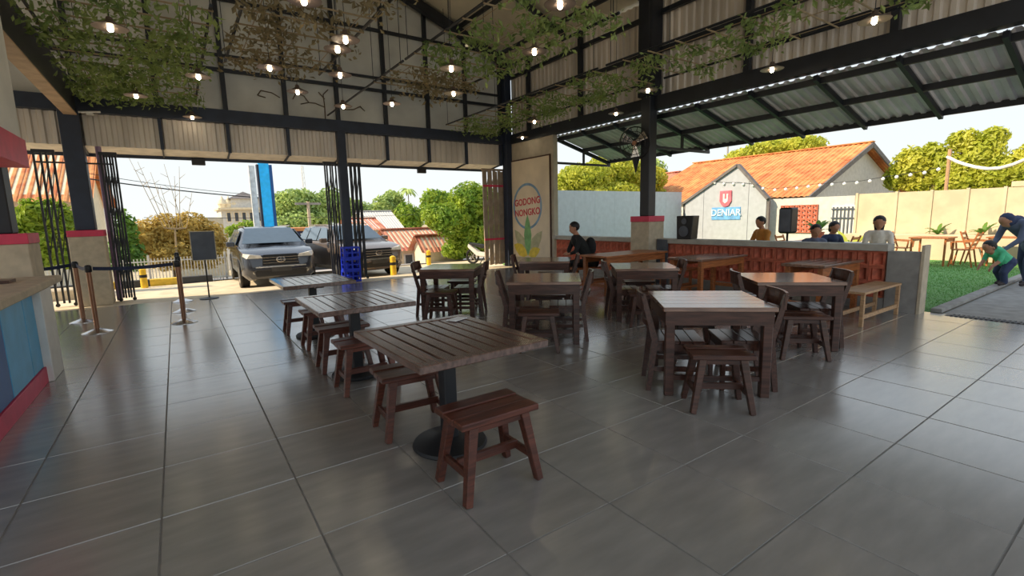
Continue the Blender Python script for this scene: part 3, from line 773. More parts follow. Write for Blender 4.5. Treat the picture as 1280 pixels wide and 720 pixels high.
def blobs_pxX(lst, X, dscale=.8):
    out = []
    for x, y, rx_, rz_ in lst:
        c = at_X(x, y, X); k = abs(at_X(x+1, y, X).y-c.y); kz = abs(at_X(x, y+1, X).z-c.z)
        out.append(((X+random.uniform(-.3, .3)*rx_*k, c.y, c.z), (rx_*k*dscale, rx_*k, rz_*kz)))
    return out

# ivy nets
def ivy_net(x0, x1, y0, y1, n, label, dens, lm, step=.5, z=3.98, hang=.16, ext=0):
    t = thing('ivy_net', label, 'ivy', (x0, y0, z), 0, 'ivy nets under the roof')
    P = []; y = 0
    while y <= y1-y0:
        MB().cyl((-.03, y, 0), (x1-x0+.03, y, 0), .012, n=5).build('rod', 'twig', t)
        k = int(dens*(x1-x0)*NR.uniform(.5, 1.2))
        cx = NR.uniform(0, 1, max(3, k//26))*(x1-x0)
        xx = np.clip(cx[NR.randint(0, len(cx), k)]+NR.normal(size=k)*.16, -.1, x1-x0+.1)
        P.append(np.stack([xx, y+NR.normal(size=k)*.09, -np.abs(NR.normal(size=k))*hang*.6-.01], 1)); y += step
    for sx_ in (0, x1-x0):
        if sx_ and x0 != 6.27: pass
        MB().cyl((sx_, -.1, .025), (sx_, (y1-y0+.1) if not ext or sx_ else ext-y0, .025), .02, n=7).build('side_pipe', 'steel', t)
        for yy in (.0, y1-y0): MB().cyl((sx_, yy, .02), (sx_, yy, roof_z(x0+sx_)-.06-z), .006, n=5).build('hanger_rod', 'steel', t)
    for q in (.12, .5, .88): MB().cyl(((x1-x0)*q, 0, .01), ((x1-x0)*q, y-step, .01), .006, n=4).build('net_wire', 'twig', t)
    tag(link('ivy_leaves', leaf_cloud(np.concatenate(P), .05), lm, t), kind='stuff')
    return t
ivy_net(-1.12, .6, 6.95, 12.1, 10, 'dense green ivy net over the queue posts', 210, 'ivy')
ivy_net(.9, 2.3, 5.2, 8.9, 8, 'thin brownish ivy net next to the dense one over the pedestal tables', 100, 'ivy_dry')
ivy_net(3.25, 4.85, 4.6, 7.4, 7, 'green ivy net above the square tables', 140, 'ivy')
ivy_net(3.25, 4.85, 7.7, 9.0, 4, 'short dry ivy net beyond the green one over the square tables', 90, 'ivy_dry', .4, ext=12.25)
ivy_net(6.27, 7.8, 6.4, 11.9, 10, 'bushy ivy net in front of the banner wall and pillar', 150, 'ivy')
ivy_net(6.27, 7.8, 2.2, 6.0, 8, 'ragged ivy net along the corrugated wall over the lawn side', 90, 'ivy')

vn = MB()
for path in ([(407, 150), (406, 134), (404, 118), (410, 112)], [(406, 134), (394, 129), (386, 128), (380, 120), (370, 116), (366, 124)], [(406, 124), (398, 115)], [(386, 128), (376, 130)], [(350, 122), (340, 116), (326, 113), (322, 119), (332, 122)], [(430, 137), (442, 137), (450, 133), (456, 139)]):
    vn.tube([at_Y(x, y, 12.44) for x, y in path], .012, 5)
tag(vn.build('dry_vine', 'bark'), 'bare dry vine creeping over the pale gable panels', 'vine')
p = at_Y(112, 141, 12.2)
t = thing('tube_light', 'short white tube light on the beam by the blue street pillar', 'light', p)
MB().cyl((-.16, 0, 0), (.16, 0, .03), .018, n=8).build('tube', 'white_cord', t, 0, True); box('holder', (-.05, .0, -.03, .05, .1, .0), 'fence_white', t)

# ------------------------------------------------------------------ vehicles
def car(label, loc, rz, paint, L=4.6, W=1.84, H=1.58, suv=True):
    """front towards local -Y, front bumper at y=0"""
    t = thing('car', label, 'car', loc, rz, 'cars parked on the forecourt'); w = W/2
    #      y,   zb,  belt, hw,  roof, rw
    st = [(0.00, .36, .62, .70, None), (.06, .26, .84, .80, None), (.25, .22, .93, .88, None), (.7, .22, 1.0, .92, None), (1.15, .22, 1.05, .92, None),
          (1.2, .22, 1.06, .92, (1.07, .80)), (1.55, .22, 1.06, .92, (1.33, .72)), (1.95, .22, 1.06, .92, (1.53, .66)), (2.5, .22, 1.06, .92, (1.58, .66)), (3.3, .22, 1.08, .92, (1.575, .65)), (4.0, .22, 1.1, .91, (1.53, .62)), (4.42, .26, 1.1, .88, (1.25, .70)), (4.58, .34, 1.06, .80, None), (4.6, .5, .9, .74, None)]
    sc, sh_, sw = L/4.6, H/1.58, w/.92
    rings = []
    for y, zb, bz, hw, rf in st:
        rz_, rw = rf if rf else (bz+.02, hw*.9)
        half = [(hw*.86, zb), (hw, zb+.14), (hw*1.0, (zb+bz)/2), (hw*.985, bz-.06), (hw*.955, bz), (rw+(hw*.93-rw)*.06, rz_-.05 if rf else bz+.01), (rw*.9, rz_), (0, rz_+.02)]
        ring = [(x*sw, y*sc, z*sh_) for x, z in half]+[(-x*sw, y*sc, z*sh_) for x, z in half[-2::-1]]
        rings.append(ring)
    mb = MB(); n = len(rings[0]); vs = [v for r in rings for v in r]
    fs = [(i*n+k, i*n+(k+1) % n, (i+1)*n+(k+1) % n, (i+1)*n+k) for i in range(len(rings)-1) for k in range(n)]
    fs += [tuple(range(n))[::-1], tuple(range((len(rings)-1)*n, len(rings)*n))]
    mb.add(vs, fs); body = mb.build('body', paint, t, 0, True)
    def quad(name, pts, m_, off=(0, 0, 0), th=.012):
        p = [Vector((x*sw, y*sc, z*sh_))+Vector(off) for x, y, z in pts]; nn = (p[1]-p[0]).cross(p[2]-p[0]).normalized()*th
        mb = MB(); k = len(p); mb.add(p+[q+nn for q in p], [tuple(range(k))[::-1], tuple(range(k, 2*k))]+[(i, (i+1) % k, k+(i+1) % k, k+i) for i in range(k)]); return mb.build(name, m_, t)
    quad('windscreen', [(-.76, 1.235, 1.10), (.76, 1.235, 1.10), (.60, 1.90, 1.505), (-.60, 1.90, 1.505)], 'car_glass', (0, -.022, .035))
    quad('rear_window', [(.6, 4.36, 1.18), (-.6, 4.36, 1.18), (-.52, 4.06, 1.48), (.52, 4.06, 1.48)], 'car_glass', (0, .03, .03))
    for s in (-1, 1):
        for y0, y1, z0, ya, yb in ((1.55, 2.42, 1.10, 1.98, 2.42), (2.5, 3.35, 1.10, 2.5, 3.3), (3.42, 4.1, 1.12, 3.4, 3.92)):
            pts = [(s*.875, y0, z0), (s*.875, y1, z0), (s*.69, yb, 1.50), (s*.69, ya, 1.50 if y0 > 1.6 else 1.49)]
            if s > 0: pts = pts[::1]
            else: pts = pts[::-1]
            quad('side_window', pts, 'car_glass', (s*.018, 0, .01))
        MB().box(s*.92*sw, 1.5*sc, 1.06*sh_, s*1.12*sw, 1.64*sc, 1.2*sh_).build('mirror', paint, t, .02)
        for yw in (.86, 3.72):
            wl_ = thing_part('wheel', t, (s*(w-.11), yw*sc, .33))
            MB().cyl((-.11, 0, 0), (.11, 0, 0), .335, n=24).build('tyre', 'rubber', wl_, .02, True)
            MB().cyl((s*.10, 0, 0), (s*.118, 0, 0), .22, n=18).build('rim', 'chrome', wl_, 0, True)
            MB().cyl((s*(w-.04), yw*sc, .36), (s*(w+.006), yw*sc, .36), .40, n=24).build('wheel_arch', 'black', t)
        hb = MB().add([Vector((s*x*sw, y*sc, z*sh_)) for x, y, z in ((.42, -.005, .80), (.78, .02, .80), (.86, .22, .86), (.84, .22, .93), (.70, .05, .90), (.46, .03, .87), (.42, .1, .78), (.8, .3, .78))], [(0, 1, 4, 5), (1, 2, 3, 4), (0, 6, 7, 1), (5, 4, 3), (1, 7, 2)])
        hb.build('headlamp', 'lamp_glass', t)
        MB().cyl((s*.62*sw, -.0, .44*sh_), (s*.62*sw, .1, .44*sh_), .05, n=12).build('fog_lamp', 'lamp_glass', t)
    quad('grille', [(-.44, -.02, .60), (.44, -.02, .60), (.40, .035, .88), (-.40, .035, .88)], 'black', (0, -.01, 0), .02)
    for z in (.66, .73, .80): quad('grille_bar', [(-.42, -.028, z), (.42, -.028, z), (.42, -.02, z+.012), (-.42, -.02, z+.012)], 'chrome', (0, -.012+.02*(z-.6), 0), .01)
    em = MB()
    for k in range(18):
        q = lambda a: Vector((.10*math.cos(a), -.035, .75*sh_+.065*math.sin(a)))
        em.cyl(q(2*PI*k/18), q(2*PI*(k+1)/18), .012, n=5)
    em.bar((-.09, -.035, .75*sh_), (.09, -.035, .75*sh_), .012).bar((0, -.035, .69*sh_), (0, -.035, .81*sh_), .012).build('emblem', 'chrome', t)
    quad('chrome_strip', [(-.6, -.04, .55), (.6, -.04, .55), (.6, -.03, .585), (-.6, -.03, .585)], 'chrome', (0, -.0, 0), .02)
    quad('lower_intake', [(-.6, .0, .33), (.6, .0, .33), (.62, -.0, .47), (-.62, -.0, .47)], 'black', (0, -.002, 0), .02)
    quad('number_plate', [(-.24, -.05, .44), (.24, -.05, .44), (.24, -.05, .55), (-.24, -.05, .55)], 'plate', (0, -.0, 0), .012)
    for s in (-1, 1): MB().bar((s*.6*sw, 2.0*sc, 1.60*sh_), (s*.6*sw, 3.9*sc, 1.59*sh_), .03, .04).build('roof_rail', 'chrome', t)
    return t
def thing_part(name, parent, loc):
    o = bpy.data.objects.new(name, None); C.objects.link(o); o.parent = parent; o.location = loc; o.empty_display_size = .05; return o
car('dark grey car with oval chrome grille emblem parked facing the hall', (2.17, 13.75, gz(14.6)+.02), -.02, 'car_dark')
car('bronze-grey car half hidden behind slim pillar and blue crates', (4.86, 13.95, gz(14.9)+.02), .12, 'car_bronze')
# yellow bollards
for (px, py, Y, lb) in ((492, 341, 13.35, 'short yellow bollard beside the bronze-grey car'), (536, 326, 17.0, 'short yellow bollard by the shack wall'), (179, 345, 17.3, 'short yellow bollard at the painted kerb')):
    p = at_Y(px, py, Y); t = thing('bollard', lb, 'bollard', (p.x, Y, gz(Y)+.02), 0, 'yellow bollards')
    MB().cyl((0, 0, 0), (0, 0, .5), .09, .08, 14).build('post', 'yellow_paint', t, 0, True); MB().lathe([(.085, .5), (.08, .54), (.03, .57)], 14).build('cap', 'yellow_paint', t, 0, True); MB().cyl((0, 0, .3), (0, 0, .38), .092, n=14).build('band', 'black', t)
# motorbike
p = at_Y(609, 330, 15.2)
t = thing('motorbike', 'small silver motorbike parked beside the tan folded gate', 'motorbike', (p.x, 15.2, gz(15.2)+.02), .5)
for y in (-.62, .62):
    q = MB()
    for k in range(20):
        f = lambda a: Vector((0, y+.25*math.cos(a), .28+.25*math.sin(a)))
        q.cyl(f(2*PI*k/20), f(2*PI*(k+1)/20), .045, n=6)
    q.build('tyre', 'rubber', t, 0, True); q = MB()
    for k in range(6): q.bar((0, y, .28), (0, y+.24*math.cos(PI*k/3), .28+.24*math.sin(PI*k/3)), .02)
    q.build('wheel_spokes', 'chrome', t)
MB().bar((0, -.62, .28), (0, -.42, .95), .07, .09).build('fork', 'chrome', t)
MB().prism([(-.5, .45), (-.38, .95), (-.2, .6), (.0, .42), (.3, .45), (.75, .75), (.78, .62), (.4, .3), (-.1, .26)], (-.1, 0, 0), (0, 1, 0), (0, 0, 1), .2).build('body', 'wall_grey', t, .02)
MB().prism([(-.05, .6), (.1, .72), (.7, .8), (.72, .74), (.15, .58)], (-.12, 0, 0), (0, 1, 0), (0, 0, 1), .24).build('seat', 'black', t, .02)
MB().cyl((-.33, -.38, 1.0), (.33, -.38, 1.0), .018, n=8).build('handlebar', 'black', t); MB().ball((0, -.5, .88), .09, 10, 7).build('headlamp', 'lamp_glass', t, 0, True)
for s in (-1, 1): MB().cyl((s*.25, -.36, 1.0), (s*.28, -.38, 1.16), .008, n=5).cyl((s*.28, -.36, 1.17), (s*.28, -.38, 1.17), .05, n=10).build('mirror', 'black', t)
MB().bar((0, .1, .3), (-.2, .2, 0.02), .025).build('side_stand', 'black', t)

# ------------------------------------------------------------------ kerb, fence, bushes behind the forecourt
kb = thing('painted_kerb', 'yellow and black painted kerb along the road', 'kerb', (0, 17.85, gz(17.85)+.02))
for k in range(11):
    x = -8+k*.8; box('kerb_stone', (x+.006, -.12, -.02, x+.794, .12, .20), 'kerb_yellow' if k % 2 else 'kerb_black', kb, .01)
fn = thing('picket_fence', 'white metal picket fence behind the painted kerb', 'fence', (0, 18.6, gz(18.6)))
for k in range(86):
    x = -6.0+k*.085; box('picket', (x-.012, -.012, .0, x+.012, .012, .85), 'fence_white', fn)
for z in (.12, .74): box('rail', (-6.05, -.03, z, 1.3, -.012, z+.035), 'fence_white', fn)
for x in (-5, -2.9, -.8, 1.25): box('fence_post', (x-.03, .013, 0, x+.03, .06, .95), 'fence_white', fn)
sb = tag(box('stone_block', (-3.2, 15.4, gz(15.6), -1.7, 16.0, gz(15.6)+.28), 'concrete', None, .03), 'long cream concrete block beyond the blue street pillar', 'block')
Yb = 20.5
tree('golden_bush', 'dry golden bush behind the white picket fence', (*at_Y(215, 330, Yb).xy, gz(Yb)), blobs_px([(205, 290, 30, 24), (240, 288, 28, 24), (180, 300, 24, 26), (265, 300, 22, 24), (215, 318, 40, 22), (250, 320, 34, 18)], Yb), .09, 200, 'leaf_gold', .08, 'bush')
tree('green_bush', 'green bush between street pillar and golden bush', (*at_Y(158, 330, 19.6).xy, gz(19.6)), blobs_px([(158, 290, 16, 28), (166, 318, 18, 22), (146, 320, 14, 24)], 19.6), .12, 120, 'leaf_dark', .06, 'bush')
tree('leafy_hedge', 'bright leafy green bush behind the counter plinth', (*at_Y(45, 330, 17.0).xy, gz(17.0)), blobs_px([(35, 275, 22, 28), (60, 270, 24, 24), (82, 280, 18, 28), (50, 310, 34, 28), (85, 315, 20, 24), (20, 305, 20, 28)], 17.0), .10, 230, 'leaf', .07, 'bush')
# bare shrub twigs
tw = MB(); b0 = at_Y(215, 270, 19.9)
for k, (px, py) in enumerate(((160, 195), (172, 202), (188, 215), (200, 232), (218, 220), (224, 208), (205, 205), (240, 240))):
    p0 = at_Y(205+k*4, 285, 19.9); p1 = at_Y(px, py, 19.9); tw.cyl(p0, p1, .012, .005, 5)
    for f in (.4, .6, .8): 
        q = p0.lerp(p1, f); tw.cyl(q, q+Vector((random.uniform(-.25, .25), random.uniform(-.1, .1), random.uniform(.1, .3))), .008, .004, 4)
p0 = at_Y(205, 285, 19.9); tw.cyl((p0.x+.2, 19.9, gz(19.9)), (p0.x+.3, 19.9, p0.z), .05, .03, 6)
for k in range(8): tw.cyl((p0.x+.3, 19.9, p0.z-.05), at_Y(205+k*4, 285, 19.9), .025, .02, 5)
tag(tw.build('bare_shrub', 'twig'), 'bare twiggy shrub rising out of the golden bush', 'shrub')
# big tree beside the folded gate
Yt = 18.0
tree('leafy_tree', 'round leafy green tree beside the tan folded gate', (*at_Y(592, 330, Yt).xy, gz(Yt)), blobs_px([(585, 255, 26, 28), (560, 275, 26, 22), (605, 262, 24, 30), (590, 295, 30, 24), (612, 295, 26, 26), (545, 270, 18, 16), (578, 312, 22, 12), (625, 275, 24, 34)], Yt), .10, 290, 'leaf', .12)

# ------------------------------------------------------------------ buildings over the road
def gable_house(name, label, x0, x1, y0, y1, z0, ze, zr, wallm, roofm, axis='x', over=.25, win=(), group=None, th=.05):
    t = thing(name, label, 'house', (0, 0, 0), 0, group)
    if axis == 'x':   # ridge along x
        ym = (y0+y1)/2
        MB().prism([(y0, z0), (y1, z0), (y1, ze), (ym, zr), (y0, ze)], (x0, 0, 0), (0, 1, 0), (0, 0, 1), x1-x0).build('walls', wallm, t)
        k = (zr-ze)/(ym-y0)
        for s in (-1, 1):
            ye = y0-over if s < 0 else y1+over
            n = max(3, int((x1-x0+2*over)/.9)); w = (x1-x0+2*over)/n
            for i in range(n):
                a = x0-over+i*w
                p = Vector((a, ym, zr+.03)); d = Vector((0, ye-ym, -k*(over+(ym-y0))))
                if s < 0: c = corrugated(p+Vector((0, 0, .0)), (1, 0, 0), w, d, d.length, .03, .22)
                else: c = corrugated(p, (1, 0, 0), w, d, d.length, .03, .22)
                c.build('roof_sheet', roofm, t)
        MB().bar((x0-over, ym, zr+.05), (x1+over, ym, zr+.05), .25, .06).build('ridge_cap', roofm, t)
    else:
        xm = (x0+x1)/2
        MB().prism([(x0, z0), (x1, z0), (x1, ze), (xm, zr), (x0, ze)], (0, y1, 0), (1, 0, 0), (0, 0, 1), y1-y0).build('walls', wallm, t)
        k = (zr-ze)/(xm-x0)
        for s in (-1, 1):
            xe = x0-over if s < 0 else x1+over
            n = max(3, int((y1-y0+2*over)/.9)); w = (y1-y0+2*over)/n
            for i in range(n):
                d = Vector((xe-xm, 0, -k*(over+(xm-x0)))); corrugated((xm, y0-over+i*w, zr+.03), (0, 1, 0), w, d, d.length, .03, .22).build('roof_sheet', roofm, t)
        MB().bar((xm, y0-over, zr+.05), (xm, y1+over, zr+.05), .25, .06).build('ridge_cap', roofm, t)
    for (a, b, c, d, face) in win:
        if face == 'y': f = box('window', (a, y0-.03, b, c, y0+.02, d), 'fence_white', t); box('pane', (a+.06, y0-.045, b+.06, c-.06, y0-.031, d-.06), 'window_dark', f)
        else: f = box('window', (x0-.03, a, b, x0+.02, c, d), 'fence_white', t); box('pane', (x0-.045, a+.06, b+.06, x0-.031, c-.06, d-.06), 'window_dark', f)
    return t
def hpx(x, y, Y): return at_Y(x, y, Y)
# shack with rusty roof below the big tree
Y = 21.0; a, b = hpx(498, 312, Y), hpx(560, 312, Y); zr, ze = hpx(525, 286, Y+1.6).z, hpx(525, 308, Y).z
gable_house('shack', 'cream shack with pinkish rusty corrugated roof behind the yellow bollards', a.x, b.x, Y, Y+3, gz(Y)-.5, ze, zr, 'wall_cream', 'rust_red', 'x', .3, ((a.x+.25, ze-1.1, a.x+.7, ze-.3, 'y'), (a.x+1.1, ze-1.1, a.x+1.6, ze-.25, 'y'), (a.x+1.9, ze-1.0, a.x+2.3, ze-.3, 'y')))
Y = 19.3; a, b = hpx(528, 320, Y), hpx(575, 320, Y)
gable_house('lean_shed', 'small cream shed with rusty roof under the leafy tree', a.x, b.x, Y-.3, Y+.8, gz(Y)-.3, hpx(550, 308, Y).z, hpx(550, 294, Y+.25).z, 'wall_cream', 'rust_red', 'x', .25, ((a.x+.75, gz(Y)+.25, a.x+1.05, gz(Y)+.75, 'y'),))
Y = 25.5; a, b = hpx(476, 315, Y), hpx(500, 315, Y)
gable_house('dark_shed', 'dark grey open shed beside the rusty-roofed shack', a.x, b.x, Y, Y+2, gz(Y)-.5, hpx(490, 312, Y).z, hpx(490, 300, Y+1).z, 'sign_grey', 'wall_grey', 'x', .2)
Y = 32.0; a, b = hpx(446, 300, Y), hpx(478, 300, Y)
gable_house('red_roof_house', 'pale house with dark red roof behind the bronze-grey car', a.x, b.x, Y, Y+4, gz(Y)-.8, hpx(460, 286, Y).z, hpx(460, 273, Y+2).z, 'wall_grey', 'rust_red', 'x', .3)
Y = 37.0; a, b = hpx(462, 290, Y), hpx(500, 290, Y)
gable_house('grey_gable_house', 'white gabled house with grey sheet roof among far trees', a.x, b.x, Y, Y+5, gz(Y)-1, hpx(480, 284, Y).z, hpx(480, 264, Y+2.5).z, 'wall_grey', 'wall_grey', 'x', .3, ((a.x+.5, gz(Y)+.9, a.x+1.2, gz(Y)+1.7, 'y'),))
# dark shop front with pale roof behind the cars
Y = 25.0; a, b = hpx(345, 300, Y), hpx(432, 300, Y); zt = hpx(385, 287, Y).z
t = thing('shop_front', 'dark shop front with white lettering and orange roof edge behind the cars', 'shop', (0, 0, 0))
box('walls', (a.x, Y, gz(Y)-.5, b.x, Y+3, zt-.05), 'sign_grey', t)
box('roof_slab', (a.x-.3, Y-.6, zt-.05, b.x+.3, Y+3.2, zt+.10), 'rust', t); box('fascia', (a.x-.2, Y-.5, zt-.62, b.x+.2, Y-.44, zt-.06), 'cloth_navy', t)
cxm = hpx(398, 294, Y-.5)
text_mesh('TANKAS', .42, .01, 'fence_white', t, 'lettering', basis((cxm.x, Y-.52, zt-.33), (1, 0, 0), (0, 0, 1)), True)
box('shop_door', (a.x+1.2, Y-.03, gz(Y)-.4, a.x+2.2, Y, zt-.8), 'window_dark', t); box('shop_window', (a.x+2.6, Y-.03, gz(Y)+.3, b.x-.4, Y, zt-.8), 'window_dark', t)
# mosque like building with tiered roof and rooftop domes
Y = 46.0; a, b = hpx(276, 262, Y), hpx(327, 262, Y); zb_, z1, z2 = gz(Y)-.5, hpx(300, 262, Y).z, hpx(300, 252, Y).z
t = thing('mosque', 'white two-storey mosque with pyramid roof and small turrets', 'mosque', (0, 0, 0))
box('lower_storey', (a.x, Y, zb_, b.x, Y+5, z1), 'wall_grey', t); box('balcony', (a.x-.2, Y-.4, z1, b.x+.2, Y+5, z1+.16), 'wall_cream', t)
xm = hpx(309, 250, Y).x; ww = 1.2; z3 = hpx(309, 243, Y).z; za_ = hpx(309, 239, Y).z+.05
box('tower', (xm-ww, Y+.3, z1+.16, b.x-.05, Y+2.7, z2+.25), 'wall_grey', t)
MB().add([(xm-ww-.2, Y+.1, z2+.25), (b.x+.1, Y+.1, z2+.25), (b.x+.1, Y+2.9, z2+.25), (xm-ww-.2, Y+2.9, z2+.25), ((xm-ww+b.x)/2, Y+1.5, za_)], [(0, 1, 4), (1, 2, 4), (2, 3, 4), (3, 0, 4), (3, 2, 1, 0)]).build('pyramid_roof', 'barge', t)
for k in range(5):
    x = a.x+.35+k*.55; f = box('window', (x, Y-.04, z1-1.0, x+.35, Y+.02, z1-.2), 'wall_cream', t); box('pane', (x+.05, Y-.05, z1-.95, x+.3, Y-.041, z1-.25), 'window_dark', f)
for px in (279, 287, 293):
    x = hpx(px, 258, Y).x; MB().lathe([(.3, 0), (.3, .25), (.36, .35), (.28, .6), (.1, .8), (.02, 1.0)], 12, (x, Y+.6, z1+.14)).build('turret', 'wall_cream', t, 0, True)
# parapet wall in front of it
Y = 27.0; a, b = hpx(215, 275, Y), hpx(279, 275, Y)
tag(box('compound_wall', (a.x, Y, gz(Y)-.3, b.x, Y+.3, hpx(245, 272, Y).z), 'wall_cream', None, .02), 'long cream wall beyond the golden bush', 'wall')
# tiled building at far left
Y = 24.0; a, b = hpx(5, 250, Y), hpx(96, 250, Y)
gable_house('tiled_house', 'house with orange sheet roof behind the leafy bush by the counter', a.x-3, b.x, Y, Y+8, gz(Y)-.5, hpx(50, 243, Y).z, hpx(60, 178, Y+4).z, 'wall_cream', 'rust', 'x', .5)
# cyan pylon sign
Y = 22.0; a, b = hpx(323, 240, Y), hpx(342, 240, Y); p = hpx(333, 290, Y)
t = thing('pylon_sign', 'tall cyan pylon sign with dark edges rising behind the dark car', 'sign', ((a.x+b.x)/2, Y, gz(Y)))
hz = hpx(330, 203, Y).z-gz(Y); w = (b.x-a.x)/2
box('cyan_face', (-w*.72, -.12, .3, w*.6, .12, hz), 'cyan_sign', t); box('dark_edge', (w*.6, -.14, 0, w, .14, hz-.1), 'navy_paint', t); box('dark_edge', (-w, -.14, 0, -w*.72, .14, hz-.1), 'steel_blue', t); box('top_cap', (-w*.4, -.1, hz, w*.2, .1, hz+.08), 'cyan_sign', t)
tag(box('white_column', (hpx(317, 240, 23).x-.1, 23, gz(23), hpx(317, 240, 23).x+.12, 23.2, hpx(317, 207, 23).z), 'fence_white'), 'slim white column beside the cyan pylon sign', 'column')
# utility pole, lines, lattice mast
p = hpx(388, 290, 30); pl = thing('utility_pole', 'concrete utility pole beyond the shop front', 'pole', (p.x, 30, gz(30)))
MB().cyl((0, 0, 0), (0, 0, hpx(388, 252, 30).z-gz(30)), .12, .08, 8).build('shaft', 'concrete', pl); box('cross_arm', (-.7, -.05, hpx(388, 256, 30).z-gz(30), .7, .05, hpx(388, 255, 30).z-gz(30)+.08), 'concrete_grey', pl)
p = hpx(382, 260, 90); pl = thing('radio_mast', 'thin lattice radio mast above the far trees', 'mast', (p.x, 90, gz(90))); hh = hpx(382, 207, 90).z-gz(90)
for s in ((-.4, -.3), (.4, -.3), (0, .4)): MB().cyl((s[0], s[1], 0), (s[0]*.4, s[1]*.4, hh), .07, .05, 5).build('mast_leg', 'fence_white', pl)
zz = MB(); 
for k in range(16): f = k/16; zz.bar((-.4*(1-.6*f), -.3*(1-.6*f), hh*f), (.4*(1-.6*f), -.3*(1-.6*f), hh*(f+.06)), .04)
zz.build('mast_lattice', 'fence_white', pl)
def wire(name, label, pts, r=.02, m_='wire', sag=0):
    mb = MB()
    for a, b in zip(pts[:-1], pts[1:]):
        a, b = Vector(a), Vector(b); n = 10
        q = [a.lerp(b, k/n)-Vector((0, 0, sag*4*(k/n)*(1-k/n))) for k in range(n+1)]; mb.tube(q, r, 5)
    return tag(mb.build(name, m_), label, 'cable', 'overhead cables')
wire('power_line', 'thick overhead cable crossing above the golden bush', [hpx(100, 222, 21), hpx(340, 248, 24)], .022, sag=.08)
wire('power_line', 'thin overhead cable above the thick one over the golden bush', [hpx(100, 215, 21), hpx(345, 245, 25)], .010, sag=.12)
wire('power_line', 'low overhead cable passing before the white mosque', [hpx(180, 272, 26), hpx(520, 268, 30)], .012, sag=.1)
# far trees on the rise
FT = [((345, 240), 75, [(352, 262, 26, 22), (372, 255, 28, 20), (395, 262, 24, 22), (415, 252, 20, 18), (380, 275, 40, 14)], 'wide pale green tree mass above the shop front'),
      ((440, 262), 80, [(428, 262, 22, 18), (450, 268, 20, 18), (470, 272, 24, 16)], 'dim blue-green tree between slim pillar and gabled house'),
      ((486, 262), 62, [(480, 258, 16, 14), (492, 248, 14, 10), (500, 262, 12, 12)], 'round tree right above the white gabled house'),
      ((512, 270), 45, [(508, 268, 15, 16), (520, 272, 12, 14), (512, 284, 14, 10)], 'bright tree just beyond the shack roof'),
      ((540, 258), 50, [(540, 248, 16, 12), (552, 252, 14, 14), (536, 262, 14, 12)], 'feathery tree behind the leafy tree'),
      ((350, 275), 60, [(352, 282, 18, 12), (372, 280, 16, 12)], 'low yellow-green tree beside the cyan pylon sign'),
      ((300, 290), 33, [(300, 286, 14, 8), (312, 282, 12, 8), (290, 290, 12, 7)], 'low bush in front of the white mosque')]
for (bx_, by), Y, bl_, lb in FT:
    p = at_Y(bx_, 290, Y); bb = blobs_px(bl_, Y); cx = sum(b[0][0] for b in bb)/len(bb)
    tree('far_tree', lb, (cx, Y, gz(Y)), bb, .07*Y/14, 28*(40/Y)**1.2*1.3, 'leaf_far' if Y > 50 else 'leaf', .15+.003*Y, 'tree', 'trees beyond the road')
# palm
def palm(label, base, top, r, lm='leaf_far', n=13):
    t = thing('palm_tree', label, 'palm', base); B = Vector(base); T = Vector(top)-B
    MB().cyl((0, 0, 0), T, r*.06, r*.04, 7).build('trunk', 'bark', t, 0, True)
    for k in range(n):
        a = 2*PI*k/n+random.uniform(-.15, .15); up = random.uniform(.1, .9); mb = MB(); prev = None
        for i in range(7):
            f = i/6; p = T+Vector((math.cos(a)*r*f, math.sin(a)*r*f, r*(up*f-1.05*f*f))); w = r*.16*math.sin(PI*min(1, f*.85+.1))
            s = Vector((-math.sin(a), math.cos(a), 0))*w; cur = [p-s-Vector((0, 0, w*.6)), p, p+s-Vector((0, 0, w*.6))]
            if prev: mb.add(prev+cur, [(0, 1, 4, 3), (1, 2, 5, 4)])
            prev = cur
        mb.build('frond', lm, t)
    return t
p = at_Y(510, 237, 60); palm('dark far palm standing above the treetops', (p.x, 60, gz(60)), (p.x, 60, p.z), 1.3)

# ------------------------------------------------------------------ lawn side
struct(box('paving', (8.78, -8, -.085, 19, 2.02, -.012), 'concrete_grey'))
struct(box('lawn', (8.78, 2.16, -.09, 17.75, 13.2, -.01), 'turf'))
bl_n = 26000; bx_ = NR.uniform(8.9, 17.6, bl_n); by = NR.uniform(2.2, 6.5, bl_n)
bv = np.zeros((bl_n, 3, 3)); ang = NR.uniform(0, 2*PI, bl_n); hgt = NR.uniform(.015, .03, bl_n)
bv[:, 0] = np.stack([bx_-np.cos(ang)*.006, by-np.sin(ang)*.006, np.full(bl_n, -.011)], 1); bv[:, 1] = np.stack([bx_+np.cos(ang)*.006, by+np.sin(ang)*.006, np.full(bl_n, -.011)], 1)
bv[:, 2] = np.stack([bx_+NR.normal(size=bl_n)*.008, by+NR.normal(size=bl_n)*.008, hgt-.01], 1)
me = bpy.data.meshes.new('grass'); me.from_pydata(bv.reshape(-1, 3).tolist(), [], np.arange(bl_n*3).reshape(-1, 3).tolist())
tag(link('grass', me, 'turf_blade'), 'short green artificial grass of the lawn', 'grass', None, 'stuff')
kb = thing('lawn_kerb', 'pale concrete kerb between lawn and walkway', 'kerb', (0, 2.09, -.01))
for k in range(11): box('kerb_stone', (8.85+k*.8, -.065, 0, 8.85+k*.8+.79, .065, .06), 'concrete_grey', kb, .008)
dm = thing('drain_grate', 'long dark drain grate at the edge of the tiles by the walkway', 'grate', (8.72, 0, .0))
box('grate_frame', (-.07, -1.0, -.002, .1, 1.95, .004), 'iron', dm)
for k in range(58): box('grate_bar', (-.06, -.98+k*.05, .004, .09, -.955+k*.05, .012), 'iron', dm)
